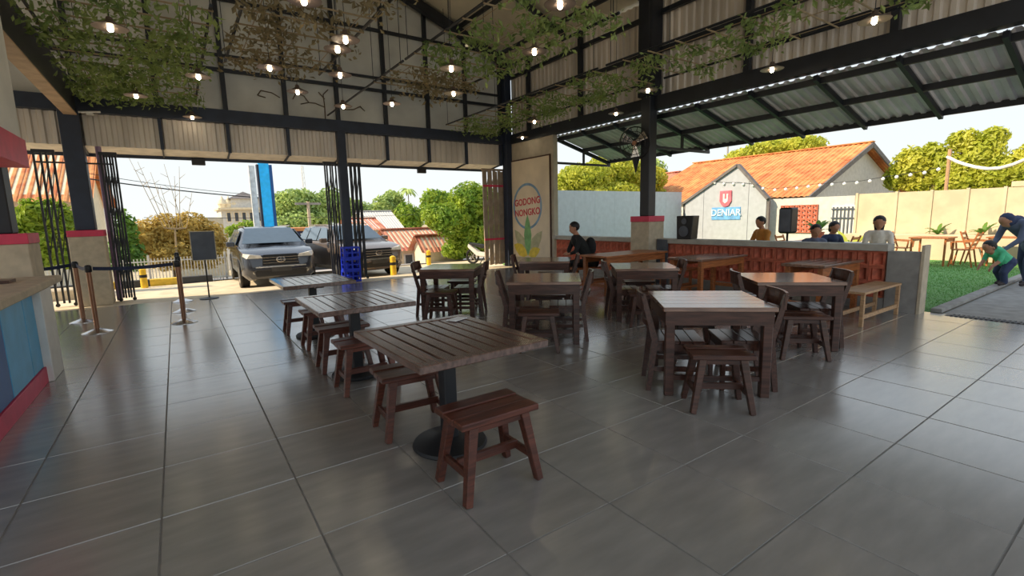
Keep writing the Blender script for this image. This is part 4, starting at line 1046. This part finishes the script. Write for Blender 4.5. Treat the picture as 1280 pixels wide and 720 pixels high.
t = thing('ground_box', 'small dark spotlight box on pale block beside the wall pier', 'light', (9.0, 2.42, -.01)); box('block', (-.12, -.1, 0, .14, .12, .12), 'concrete_grey', t, .008); box('spot_housing', (-.10, -.12, .121, .18, .1, .27), 'black', t, .015); box('spot_glass', (-.08, -.125, .14, .16, -.121, .25), 'car_glass', t)
# sheet fence on the street side of the lawn
fy = 13.3
fg = thing('sheet_fence', 'plain pale grey sheet fence behind the block wall', 'fence', (0, fy, 0))
for k in range(9):
    x = 8.9+k*1.05; box('fence_sheet', (x+.002, -.015, -.05, x+1.048, .015, 2.40), 'fence_grey', fg); box('fence_post', (x-.03, .016, -.05, x+.03, .08, 2.38), 'steel', fg)
# gabled sign wall
gw = thing('gable_sign_wall', 'pale gabled wall panel with blue and pink sign beyond the lawn', 'wall', (0, 0, 0)); X = 18.2
E1, E2, PK = at_X(858, 254, X), at_X(960, 246, X), at_X(924, 207, X)
ya, yb, ze, zp, yp = E1.y, E2.y, (E1.z+E2.z)/2, PK.z, PK.y
cuts = [ya, at_X(881, 254, X).y, at_X(937, 250, X).y, yb]
def gtop(y): return ze+(zp-ze)*((ya-y)/(ya-yp) if y > yp else (y-yb)/(yp-yb))
for a, b in zip(cuts[:-1], cuts[1:]):
    poly = [(-(a-.008), -.03), (-(b+.008), -.03), (-(b+.008), gtop(b))]
    if a > yp > b: poly.append((-yp, zp))
    poly.append((-(a-.008), gtop(a)))
    MB().prism(poly, (X, 0, 0), (0, -1, 0), (0, 0, 1), .08).build('wall_board', 'gable_grey', gw)
for (y0, z0), (y1, z1) in (((ya+.15, gtop(ya)-.1), (yp, zp+.02)), ((yp, zp+.02), (yb-.05, gtop(yb)-.02))): MB().bar((X-.05, y0, z0), (X-.05, y1, z1), .22, .1).build('barge_board', 'barge', gw)
for y in (ya+.06, yb-.04): box('edge_post', (X-.06, y-.05, -.03, X+.04, y+.05, ze), 'barge', gw)
sg = thing('lettered_sign', 'pink emblem over pale blue letters on the gabled wall', 'sign', (0, 0, 0))
pc = at_X(909, 248, X); lc = at_X(908.5, 266, X)
MB().prism([(-.24, .30), (.24, .30), (.25, -.1), (.14, -.28), (0, -.33), (-.14, -.28), (-.25, -.1)], (X-.085, pc.y, pc.z), (0, -1, 0), (0, 0, 1), .05).build('emblem', 'sign_pink', sg)
MB().prism([(-.10, .18), (-.03, .18), (-.03, -.02), (.05, -.02), (.05, .18), (.12, .18), (.10, -.12), (0, -.2), (-.09, -.12)], (X-.137, pc.y, pc.z), (0, -1, 0), (0, 0, 1), .01).build('emblem_mark', 'sign_pale', sg)
box('letter_backing', (X-.105, lc.y-.62, lc.z-.27, X-.083, lc.y+.60, lc.z+.22), 'sign_blue', sg)
text_mesh('DENIAR', .36, .012, 'sign_pale_blue', sg, 'lettering', basis((X-.12, lc.y-.02, lc.z), (0, -1, 0), (0, 0, 1)), True)
# boundary wall
bwl = struct(box('wall_boundary', (18.5, -6, -.05, 18.7, 6.7, 1.97), 'boundary'))
tag(bwl, 'tall cream boundary wall beyond the lawn', 'wall')
for y in (6.66, 5.6, 4.75, 3.95, 3.2, 2.1, .9, -.3): box('wall_joint_post', (18.46, y-.035, -.05, 18.5, y+.035, 2.0), 'boundary', bwl)
box('raised_panel', (18.48, -6, 1.98, 18.72, 3.1, 2.12), 'boundary', bwl)
ld = struct(box('planter_ledge', (17.76, -6, -.05, 18.45, 6.7, .70), 'boundary', None, .01)); tag(ld, 'low cream planter ledge before the boundary wall', 'ledge')
bk = struct(box('wall_breeze', (18.5, 6.72, -.05, 18.64, 9.55, 1.93), 'wall_grey')); tag(bk, 'pale wall with red block panel beside the gabled wall', 'wall')
bp = thing('block_screen', 'red pierced block panel in the pale wall', 'screen', (18.47, 0, 0)); A, B_ = at_X(977, 257, 18.5), at_X(1021, 291, 18.5)
nC, nR = 7, 6; wy, wz = (A.y-B_.y)/nC, (A.z-B_.z)/nR
sm = MB(); f = .03
sm.box(-.03, 0, 0, .02, wy, f).box(-.03, 0, wz-f, .02, wy, wz).box(-.03, 0, f, .02, f, wz-f).box(-.03, wy-f, f, .02, wy, wz-f).bar((0, f, f), (0, wy-f, wz-f), .04, .03, up=(1, 0, 0))
sm = sm.mesh('screen_block'); sm.materials.append(MATS['block'])
for i in range(nC):
    for j in range(nR): link('screen_block', sm, None, bp, (0, B_.y+i*wy, B_.z+j*wz))
gt = thing('grille_gate', 'white panel gate with dark grille bars in the pale wall', 'gate', (18.44, 0, 0)); A, B_ = at_X(1040, 257, 18.45), at_X(1066, 290, 18.45)
box('gate_leaf', (.02, B_.y, -.02, .05, A.y, A.z), 'white_paint', gt)
for k in range(6): y = B_.y+(A.y-B_.y)*(k+.5)/6; box('grille_bar', (-.01, y-.02, .1, .018, y+.02, A.z-.05), 'sign_grey', gt)
for z in (A.z-.12, A.z-.42): box('grille_rail', (-.025, B_.y, z-.02, -.011, A.y, z+.02), 'sign_grey', gt)
# houses behind
def xhouse(name, label, X0, X1, ya, yb, ze, zr, yp, roofm, wallm):
    t = thing(name, label, 'house', (0, 0, 0))
    MB().prism([(-ya, -.1), (-yb, -.1), (-yb, ze), (-yp, zr), (-ya, ze)], (X0, 0, 0), (0, -1, 0), (0, 0, 1), -(X1-X0)).build('walls', wallm, t)
    n = 12; w = (X1-X0+1.2)/n
    for k in range(n):
        xx = X0-.6+k*w
        for y1 in (ya, yb):
            d = Vector((0, (y1-yp)*1.08, (ze-zr)*1.08)); corrugated((xx, yp, zr+.05), (1, 0, 0), w, d, d.length, .03, .2).build('roof_sheet', roofm, t)
    MB().bar((X0-.6, yp, zr+.09), (X1+.6, yp, zr+.09), .3, .06).build('ridge_cap', roofm, t)
    for y1 in (ya, yb): MB().bar((X0-.58, yp, zr-.02), (X0-.58, yp+(y1-yp)*1.08, zr-.02+(ze-zr)*1.08), .06, .16).build('barge_board', 'barge', t)
    return t
def yhouse(name, label, xe, xr, xw, y0, y1, ze, zr, zw, roofm, wallm):
    """ridge along Y at xr; eave xe towards the lawn, eave xw behind"""
    t = thing(name, label, 'house', (0, 0, 0))
    MB().prism([(xe+.3, -.1), (xw-.3, -.1), (xw-.3, zw), (xr, zr-.1), (xe+.3, ze)], (0, y1, 0), (1, 0, 0), (0, 0, 1), y1-y0).build('walls', wallm, t)
    n = max(4, int((y1-y0+.8)/.8)); w = (y1-y0+.8)/n
    for k in range(n):
        for x1, z1 in ((xe, ze), (xw, zw)):
            for f0, f1 in ((0, .36), (.34, .70), (.68, 1.0)):
                d = Vector((x1-xr, 0, z1-zr)); corrugated(Vector((xr, y0-.4+k*w, zr+.05-f0*.03))+d*f0+Vector((0, 0, .02)), (0, 1, 0), w, d, d.length*(f1-f0), .03, .2).build('roof_sheet', roofm, t)
    for x1, z1 in ((xe, ze), (xw, zw)): MB().bar((xr, y0-.4, zr-.03), (x1, y0-.4, z1-.03), .06, .2).build('barge_board', 'barge', t)
    MB().bar((xr, y0-.42, zr+.1), (xr, y1+.42, zr+.1), .3, .05).build('ridge_cap', roofm, t)
    return t
yhouse('orange_roof_house', 'house with long weathered orange sheet roof and pale gable', 19.6, 25.1, 31.0, 9.0, 17.0, 1.95, 4.25, 2.1, 'rust', 'wall_grey')
yhouse('rusty_roof_house', 'low house with patchy rusty roof behind the gabled wall', 21.9, 24.0, 26.2, 17.9, 22.5, 2.75, 3.75, 2.8, 'rust_red', 'wall_grey')
# trees behind the lawn
tree('yellow_green_tree', 'bright yellow-green tree behind the sheet fence', (13.6, 17.0, -.2), blobs_px([(725, 225, 30, 20), (760, 215, 30, 22), (790, 225, 30, 22), (745, 240, 40, 14), (800, 245, 26, 16), (705, 238, 16, 14)], 17.0), .11, 260, 'leaf_yellow', .14)
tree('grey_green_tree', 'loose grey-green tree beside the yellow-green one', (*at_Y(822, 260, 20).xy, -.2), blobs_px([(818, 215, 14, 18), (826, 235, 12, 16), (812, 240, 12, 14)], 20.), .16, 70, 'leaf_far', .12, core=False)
tree('roof_top_tree', 'green tree spreading behind the orange and rusty roofs', (34, 17.5, -.2), blobs_pxX([(930, 196, 28, 12), (965, 186, 34, 12), (1005, 182, 30, 12), (985, 200, 30, 12)], 34.), .15, 90, 'leaf_yellow', .25)
tree('garden_tree', 'broad yellow-green tree behind the cream boundary wall', (26, 6.2, -.1), blobs_pxX([(1140, 205, 26, 22), (1180, 212, 34, 24), (1225, 195, 34, 22), (1260, 215, 34, 22), (1205, 175, 24, 14), (1240, 172, 22, 14), (1290, 200, 34, 24), (1120, 222, 18, 18), (1150, 228, 26, 14), (1195, 230, 30, 16), (1240, 228, 30, 16), (1280, 228, 30, 16), (1215, 212, 30, 20), (1165, 192, 20, 14)], 26., .6), .12, 190, 'leaf_yellow', .22)
p = at_X(855, 216, 30); palm('small palm behind the rusty roofed house', (30, p.y, -.1), (30, p.y, p.z), 1.1, 'leaf_yellow')
# poles and string lights
p = at_X(1182, 240, 20); tag(MB().cyl((20, p.y, -.05), (20, p.y, at_X(1183, 187, 20).z), .05, n=8).build('timber_pole', 'wood_pale'), 'slim orange-brown timber pole behind the boundary wall', 'pole')
p = at_X(909, 205, 40); tag(MB().cyl((40, p.y, -.1), (40, p.y, at_X(908, 190, 40).z+1), .08, n=6).build('grey_pole', 'concrete_grey'), 'thin grey pole far behind the rusty roof', 'pole')
def string_lights(label, pts, n):
    t = thing('string_lights', label, 'string lights', (0, 0, 0), 0, 'strings of bulbs over the lawn'); mb = MB(); mb.tube(pts, .008, 4); mb.build('cable', 'wire', t)
    ls = [0]
    for a, b in zip(pts[:-1], pts[1:]): ls.append(ls[-1]+(b-a).length)
    bm_ = MB().ball((0, 0, -.06), .055, 8, 6).cyl((0, 0, 0), (0, 0, -.02), .015, n=6).mesh('bulb', 0, True); bm_.materials.append(MATS['white_cord'])
    for k in range(n):
        s = ls[-1]*(k+.5)/n
        for i in range(len(ls)-1):
            if ls[i] <= s <= ls[i+1]: p = pts[i].lerp(pts[i+1], (s-ls[i])/(ls[i+1]-ls[i])); break
        link('bulb', bm_, None, t, p)
    return t
def spath(pix, X0, X1): 
    n = len(pix); return [at_X(x, y, X0+(X1-X0)*i/(n-1)) for i, (x, y) in enumerate(pix)]
string_lights('string of white bulbs hung from gabled wall to the timber pole', spath([(962, 236), (990, 234), (1019, 230), (1048, 228), (1077, 226), (1106, 221), (1134, 217), (1160, 213), (1182, 207)], 18.1, 19.9), 14)
string_lights('short string of white bulbs across the gabled wall', spath([(888, 226), (905, 228), (925, 228), (945, 230), (960, 236)], 18.09, 18.09), 6)
tag(MB().tube(spath([(1184, 196), (1196, 202), (1208, 206), (1220, 209), (1235, 211), (1250, 210), (1265, 206), (1292, 195)], 20.0, 19.2), .045, 8).build('rope_light', 'white_cord', None, 0, True), 'thick white rope light sagging beside the timber pole', 'rope light')
p = at_X(1292, 195, 19.2); tag(MB().cyl((19.2, p.y, -.05), (19.2, p.y, p.z+.06), .05, n=8).build('timber_pole', 'wood_pale'), 'slim timber pole holding the far end of the white rope light', 'pole')
# loudspeakers
t = thing('loudspeaker', 'black loudspeaker standing on the low wall cap', 'speaker', (XR, 6.05, .97))
MB().add([(-.15, -.17, 0), (.13, -.13, 0), (.13, .13, 0), (-.15, .17, 0), (-.13, -.2, .47), (.15, -.15, .47), (.15, .15, .47), (-.13, .2, .47)], [(0, 3, 2, 1), (4, 5, 6, 7), (0, 1, 5, 4), (1, 2, 6, 5), (2, 3, 7, 6), (3, 0, 4, 7)]).build('cabinet', 'black', t, .012)
MB().cyl((-.152, 0, .16), (-.165, 0, .16), .11, n=20).build('woofer', 'sign_grey', t); MB().cyl((-.142, 0, .36), (-.155, 0, .36), .06, n=16).build('tweeter', 'sign_grey', t)
p = at_X(985, 279, 9.6); t = thing('stand_speaker', 'dark loudspeaker on a thin stand behind the low wall', 'speaker', (9.6, p.y, -.01))
MB().cyl((0, 0, .3), (0, 0, 1.08), .02, n=8).build('pole', 'black', t)
for k in range(3): MB().cyl((0, 0, .5), (.4*math.cos(k*2.09), .4*math.sin(k*2.09), .01), .014, n=6).build('leg', 'black', t)
box('cabinet', (-.14, -.12, 1.08, .14, .12, 1.56), 'black', t, .03); box('mesh_front', (-.148, -.10, 1.11, -.141, .10, 1.53), 'sign_grey', t)

# lawn furniture
def garden_chair_proto():
    t = thing('garden_chair', 'x', 'chair'); w = .42
    for a in (-1, 1):
        MB().bar((a*w/2, -.2, 0), (a*w/2, -.14, .44), .03).build('front_leg', 'wood_orange', t); MB().bar((a*w/2, .24, 0), (a*w/2, .16, .44), .03).bar((a*w/2, .16, .44), (a*w/2, .30, .86), .03).build('back_post', 'wood_orange', t)
        MB().bar((a*w/2, -.2, .62), (a*w/2, .22, .64), .035, .025).bar((a*w/2, -.17, .44), (a*w/2, -.19, .62), .03).build('arm', 'wood_orange', t)
    for k in range(4): box('seat_slat', (-w/2, -.17+k*.09, .42, w/2, -.17+k*.09+.08, .44), 'wood_orange', t)
    for z in (.56, .68, .80): MB().bar((-w/2, .16+(z-.44)*.33, z), (w/2, .16+(z-.44)*.33, z), .02, .06).build('back_slat', 'wood_orange', t)
    return t
gcp = garden_chair_proto()
def gtable(x, y, label):
    t = thing('garden_table', label, 'table', (x, y, -.01), 0, 'tables on the lawn')
    for k in range(4): box('top_slat', (-.4+k*.2+.004, -.4, .70, -.4+k*.2+.196, .4, .73), 'wood_orange', t)
    for a in (-1, 1):
        for b in (-1, 1): box('leg', (a*.34-.02, b*.34-.02, 0, a*.34+.02, b*.34+.02, .70), 'wood_orange', t)
        box('rail', (-.33, a*.34-.012, .62, .33, a*.34+.012, .69), 'wood_orange', t)
for k, (x, y, nm) in enumerate(((16.2, 4.05, 'nearest the pale pier end'), (17.0, 2.72, 'behind the bending woman'), (13.5, 5.7, 'behind the block wall cap'))):
    gtable(x, y, f'small wooden garden table on the lawn {nm}')
    for s, wd in ((1, 'street side'), (-1, 'walkway side')):
        put(gcp, (x-.05, y+s*.62, -.01), 0 if s > 0 else PI, f'wooden armchair on {wd} of the garden table {nm}', 'garden chairs')
t = thing('garden_table', 'long pale covered table behind the low wall', 'table', (12.6, 5.0, -.01), 0, 'tables on the lawn')
box('table_cover', (-.4, -1.1, .70, .4, 1.1, .74), 'cloth_white', t)
for a in (-1, 1):
    for b in (-1, 1): box('leg', (a*.34-.02, b*1.0-.02, 0, a*.34+.02, b*1.0+.02, .70), 'wood_pale', t)
# plants by the wall
def pot_plant(label, x, y, z0, r, lm, pot=True):
    t = thing('potted_plant', label, 'plant', (x, y, z0), 0, 'plants on the lawn')
    if pot: MB().lathe([(.10, 0), (.14, .22), (.15, .24), (.12, .24)], 14).build('pot', 'terracotta', t, 0, True)
    for k in range(12):
        a = 2*PI*k/12+random.uniform(-.2, .2); up = random.uniform(.7, 1.5); mb = MB(); prev = None
        for i in range(5):
            f = i/4; q = Vector((math.cos(a)*r*f, math.sin(a)*r*f, .22+r*(up*f*1.3-.8*f*f))); w = r*.16*math.sin(PI*(f*.8+.15)); s = Vector((-math.sin(a), math.cos(a), 0))*w
            cur = [q-s, q+Vector((0, 0, -.01)), q+s]
            if prev: mb.add(prev+cur, [(0, 1, 4, 3), (1, 2, 5, 4)])
            prev = cur
        mb.build('leaf', lm, t)
    return t
pot_plant('leafy green potted plant on the covered table', 12.6, 5.3, .73, .34, 'leaf_dark'); p = at_X(1063, 288, 16.0); pot_plant('yellow-green potted plant standing before the cream wall', 16.0, p.y, -.01, .62, 'leaf_yellow')
for px, lb in ((1172, 'small spiky plant growing in the planter by the shaded wall'), (1228, 'small spiky plant growing in the planter near the bending woman')):
    p = at_X(px, 291, 18.1); t = pot_plant(lb, 18.1, p.y, .70-.215, .30, 'leaf_dark', False); t.name = 'spiky_plant'

# ------------------------------------------------------------------ people
def capsule(mb, a, b, r0, r1, n=10):
    mb.cyl(a, b, r0, r1, n); mb.ball(a, r0, n, 6); mb.ball(b, r1, n, 6)
def person(label, loc, rz, J, mats, voxel=.016, hair='hair', scarf=None):
    """J: list of (group, a, b, r0, r1) capsules in local metres; one continuous remeshed body"""
    t = thing('person', label, 'person', loc, rz, 'people')
    mb = MB()
    for g_, a, b, r0, r1 in J:
        if g_ not in ('hair',): capsule(mb, Vector(a), Vector(b), r0, r1)
    tmp = link('tmp', mb.mesh('tmp'), None)
    md = tmp.modifiers.new('r', 'REMESH'); md.mode = 'VOXEL'; md.voxel_size = voxel
    md2 = tmp.modifiers.new('s', 'SMOOTH'); md2.factor = .5; md2.iterations = 3
    dg = bpy.context.evaluated_depsgraph_get(); me = bpy.data.meshes.new_from_object(tmp.evaluated_get(dg)); bpy.data.objects.remove(tmp)
    me.name = 'body'; me.materials.clear(); names = list(dict.fromkeys(mats.values()))
    for nm in names: me.materials.append(MATS[nm])
    segs = [(g_, Vector(a), Vector(b), r0, r1) for g_, a, b, r0, r1 in J if g_ != 'hair']
    idx = []
    for pl_ in me.polygons:
        c = pl_.center; best, bg = 1e9, None
        for g_, a, b, r0, r1 in segs:
            d = b-a; f = max(0, min(1, (c-a).dot(d)/max(1e-9, d.dot(d)))); ds = (c-a-d*f).length-(r0+(r1-r0)*f)
            if ds < best: best, bg = ds, g_
        idx.append(names.index(mats[bg]))
    me.polygons.foreach_set('material_index', idx); me.polygons.foreach_set('use_smooth', [True]*len(idx)); me.update()
    link('body', me, None, t)
    hb = MB()
    for g_, a, b, r0, r1 in J:
        if g_ == 'hair': capsule(hb, Vector(a), Vector(b), r0, r1, 14)
    if hb.v: hb.build('hair' if hair == 'hair' else 'headscarf', hair, t, 0, True)
    return t
def head(J, c, fwd, r=.095, up=(0, 0, 1)):
    c = Vector(c); f = Vector(fwd).normalized(); u = Vector(up).normalized(); s = f.cross(u).normalized(); u = s.cross(f)
    J += [('skin', c+u*.02, c-u*.05+f*.02, r*.98, r*.72), ('skin', c+f*(r*.92)-u*.015, c+f*(r*1.08)-u*.03, .012, .016), ('skin', c-u*.06, c-u*.17-f*.03, .05, .055)]
    for k in (-1, 1): J += [('skin', c+s*k*r*.95-u*.0, c+s*k*r*1.0-u*.03, .018, .012), ('skin', c+s*k*.035+f*(r*.80)+u*.005, c+s*k*.03+f*(r*.84)+u*.005, .014, .012)]
    J += [('skin', c+f*(r*.78)-u*.07-s*.02, c+f*(r*.78)-u*.07+s*.02, .012, .012)]
def hand(J, w, d, s, sc=1.):
    """wrist w, direction d, side s"""
    w, d, s = Vector(w), Vector(d).normalized(), Vector(s).normalized(); n = d.cross(s)
    J.append(('skin', w, w+d*.07*sc, .026*sc, .032*sc))
    for k in range(4):
        b = w+d*.08*sc+s*(k-1.5)*.019*sc; l = (.06, .07, .065, .05)[k]*sc; m_ = b+d*l*.6; J += [('skin', b, m_, .009*sc, .008*sc), ('skin', m_, m_+(d*.7+n*.6)*l*.45, .008*sc, .007*sc)]
    J.append(('skin', w+d*.03*sc-s*.03*sc, w+d*.08*sc-s*.055*sc, .011*sc, .009*sc))
def seated(label, loc, rz, top, legs, hairlen=0, lean=.12, arm_fwd=.28, shoe='shoe', h=1.0, seat=.45, bag=False, sleeves=True):
    """faces local -Y, pelvis at origin over seat"""
    J = []; z = seat+.09
    sh = Vector((0, -lean, z+.50*h)); nk = sh+Vector((0, -.015, .08))
    J += [('top', (0, 0, z+.02), (0, -lean*.5, z+.26*h), .145, .14), ('top', (0, -lean*.5, z+.26*h), sh+Vector((0, 0, -.04)), .14, .125), ('top', sh+Vector((-.13, 0, 0)), sh+Vector((.13, 0, 0)), .07, .07), ('legs', (-.08, 0, z-.01), (.08, 0, z-.01), .115, .115)]
    hc = nk+Vector((0, -.05, .13)); head(J, hc, (0, -1, -.25))
    J += [('hair', hc+Vector((0, .012, .035)), hc+Vector((0, .03, .03)), .101, .098)]
    if hairlen: J += [('hair', hc+Vector((0, .04, 0)), hc+Vector((0, .08, -hairlen)), .092, .07)]
    for s in (-1, 1):
        kn = Vector((s*.12, -.42, z-.01)); ft = Vector((s*.12, -.40+.04*s, .06))
        J += [('legs', (s*.09, -.02, z-.01), kn, .085, .062), ('legs', kn, ft+Vector((0, .02, .03)), .058, .042), ('shoe', ft+Vector((0, .04, -.015)), ft+Vector((0, -.14, -.025)), .042, .034)]
        el = sh+Vector((s*.21, -.10, -.26)); wr_ = Vector((s*.08, -lean-arm_fwd, z+.20))
        J += [('top', sh+Vector((s*.17, 0, -.01)), el, .056, .046), ('top' if sleeves else 'skin', el, wr_, .044, .032)]
        hand(J, wr_, Vector((-s*.2, -.9, -.2)), Vector((-s, -.2, 0)))
    t = person(label, loc, rz, J, {'skin': 'skin', 'top': top, 'legs': legs, 'shoe': shoe})
    if bag:
        MB().ball((0, .17-lean*.62, z+.32), .17, 12, 8, (1, .62, 1.15)).build('backpack', 'black_cloth', t, 0, True)
    return t
seated('person dressed in black sitting bent forward on the bench by the plinth', (7.02, 7.2, 0), math.radians(-112), 'cloth_black', 'cloth_black', 0, .34, .16, 'shoe_white', 1, .45, True)
def gseat(x, y, rz, label):
    o = put(gcp, (x, y, -.01), rz, label, 'garden chairs'); return o
for (px, X, rz, top, lb, hl, hz_) in ((957, 10.4, -1.9, 'cloth_orange', 'person in an ochre shirt seated behind the low wall', 0, 1.05), (1098, 10.9, -1.3, 'cloth_white', 'long-haired person in white seated behind the low wall', .16, 1.0), (1012, 10.5, -.9, 'cloth_slate', 'dark-haired person bent low at the covered table', 0, .72), (1028, 11.5, -.6, 'cloth_navy', 'second dark-haired person low at the covered table', .05, .78)):
    p = at_X(px, 300, X)
    gseat(X, p.y, rz, 'wooden armchair under the '+lb)
    seated(lb, (X, p.y, -.005), rz, top, 'cloth_navy', hl, .1 if hz_ > .9 else .3, .25, 'shoe', hz_, .44)
# bending woman and child at the lawn edge
J = []
hip = Vector((0, .10, .88)); sh = Vector((0, -.30, 1.16)); hc = Vector((0, -.50, 1.22))
J += [('legs', hip+Vector((-.08, 0, 0)), hip+Vector((.08, 0, 0)), .15, .15), ('top', hip+Vector((0, 0, .03)), sh, .17, .15), ('top', sh+Vector((-.14, 0, 0)), sh+Vector((.14, 0, 0)), .085, .085), ('top', hip+Vector((0, .02, .02)), hip+Vector((0, .03, -.12)), .17, .19)]
head(J, hc, (0, -.75, -.65), .095, (0, -.6, .8))
J += [('hair', hc+Vector((0, .02, .045)), hc+Vector((0, .06, .0)), .108, .105), ('hair', hc+Vector((0, .08, .0)), sh+Vector((0, .02, .03)), .10, .13)]
for s in (-1, 1):
    kn = Vector((s*.12, .02-.08*s, .47)); ft = Vector((s*.12, .1-.14*s, .07)); J += [('legs', hip+Vector((s*.09, 0, -.02)), kn, .125, .10), ('legs', kn, ft+Vector((0, 0, .04)), .10, .085), ('shoe', ft, ft+Vector((0, -.14, -.03)), .045, .036)]
    el = sh+Vector((s*.2, -.10, -.28)); wr_ = Vector((s*.13, -.58, .72)); J += [('top', sh+Vector((s*.18, 0, 0)), el, .065, .052), ('top', el, wr_, .05, .036)]
    hand(J, wr_, (-s*.2, -.5, -.8), (-s, -.2, 0))
person('woman in dark headscarf and slate top bending over the child', (13.0, 1.86, -.012), math.radians(-122), J, {'skin': 'skin', 'top': 'cloth_slate', 'legs': 'cloth_navy', 'shoe': 'shoe'}, .016, 'cloth_navy')
J = []
hip = Vector((0, .10, .42)); sh = Vector((0, -.14, .62)); hc = Vector((0, -.30, .70))
J += [('legs', hip+Vector((-.05, 0, 0)), hip+Vector((.05, 0, 0)), .11, .11), ('top', hip+Vector((0, -.02, .03)), sh, .12, .11), ('top', sh+Vector((-.09, 0, 0)), sh+Vector((.09, 0, 0)), .065, .065)]
head(J, hc, (0, -.8, -.6), .088, (0, -.6, .8)); J += [('hair', hc+Vector((0, .01, .04)), hc+Vector((0, .04, .02)), .096, .092)]
for s in (-1, 1):
    kn = Vector((s*.09, .0-.05*s, .24)); ft = Vector((s*.09, .08-.08*s, .05)); J += [('legs', hip+Vector((s*.06, 0, -.02)), kn, .085, .065), ('legs', kn, ft+Vector((0, 0, .02)), .06, .05), ('shoe', ft, ft+Vector((0, -.1, -.02)), .036, .03)]
    el = sh+Vector((s*.13, -.06, -.16)); wr_ = Vector((s*.1, -.32, .36)); J += [('top', sh+Vector((s*.12, 0, 0)), el, .046, .04), ('skin', el, wr_, .034, .026)]
    hand(J, wr_, (-s*.1, -.4, -.9), (-s, -.2, 0), .7)
person('child in a mint green shirt stooping in front of the woman', (12.25, 2.06, .05), math.radians(-118), J, {'skin': 'skin', 'top': 'cloth_green', 'legs': 'cloth_navy', 'shoe': 'shoe'}, .014)
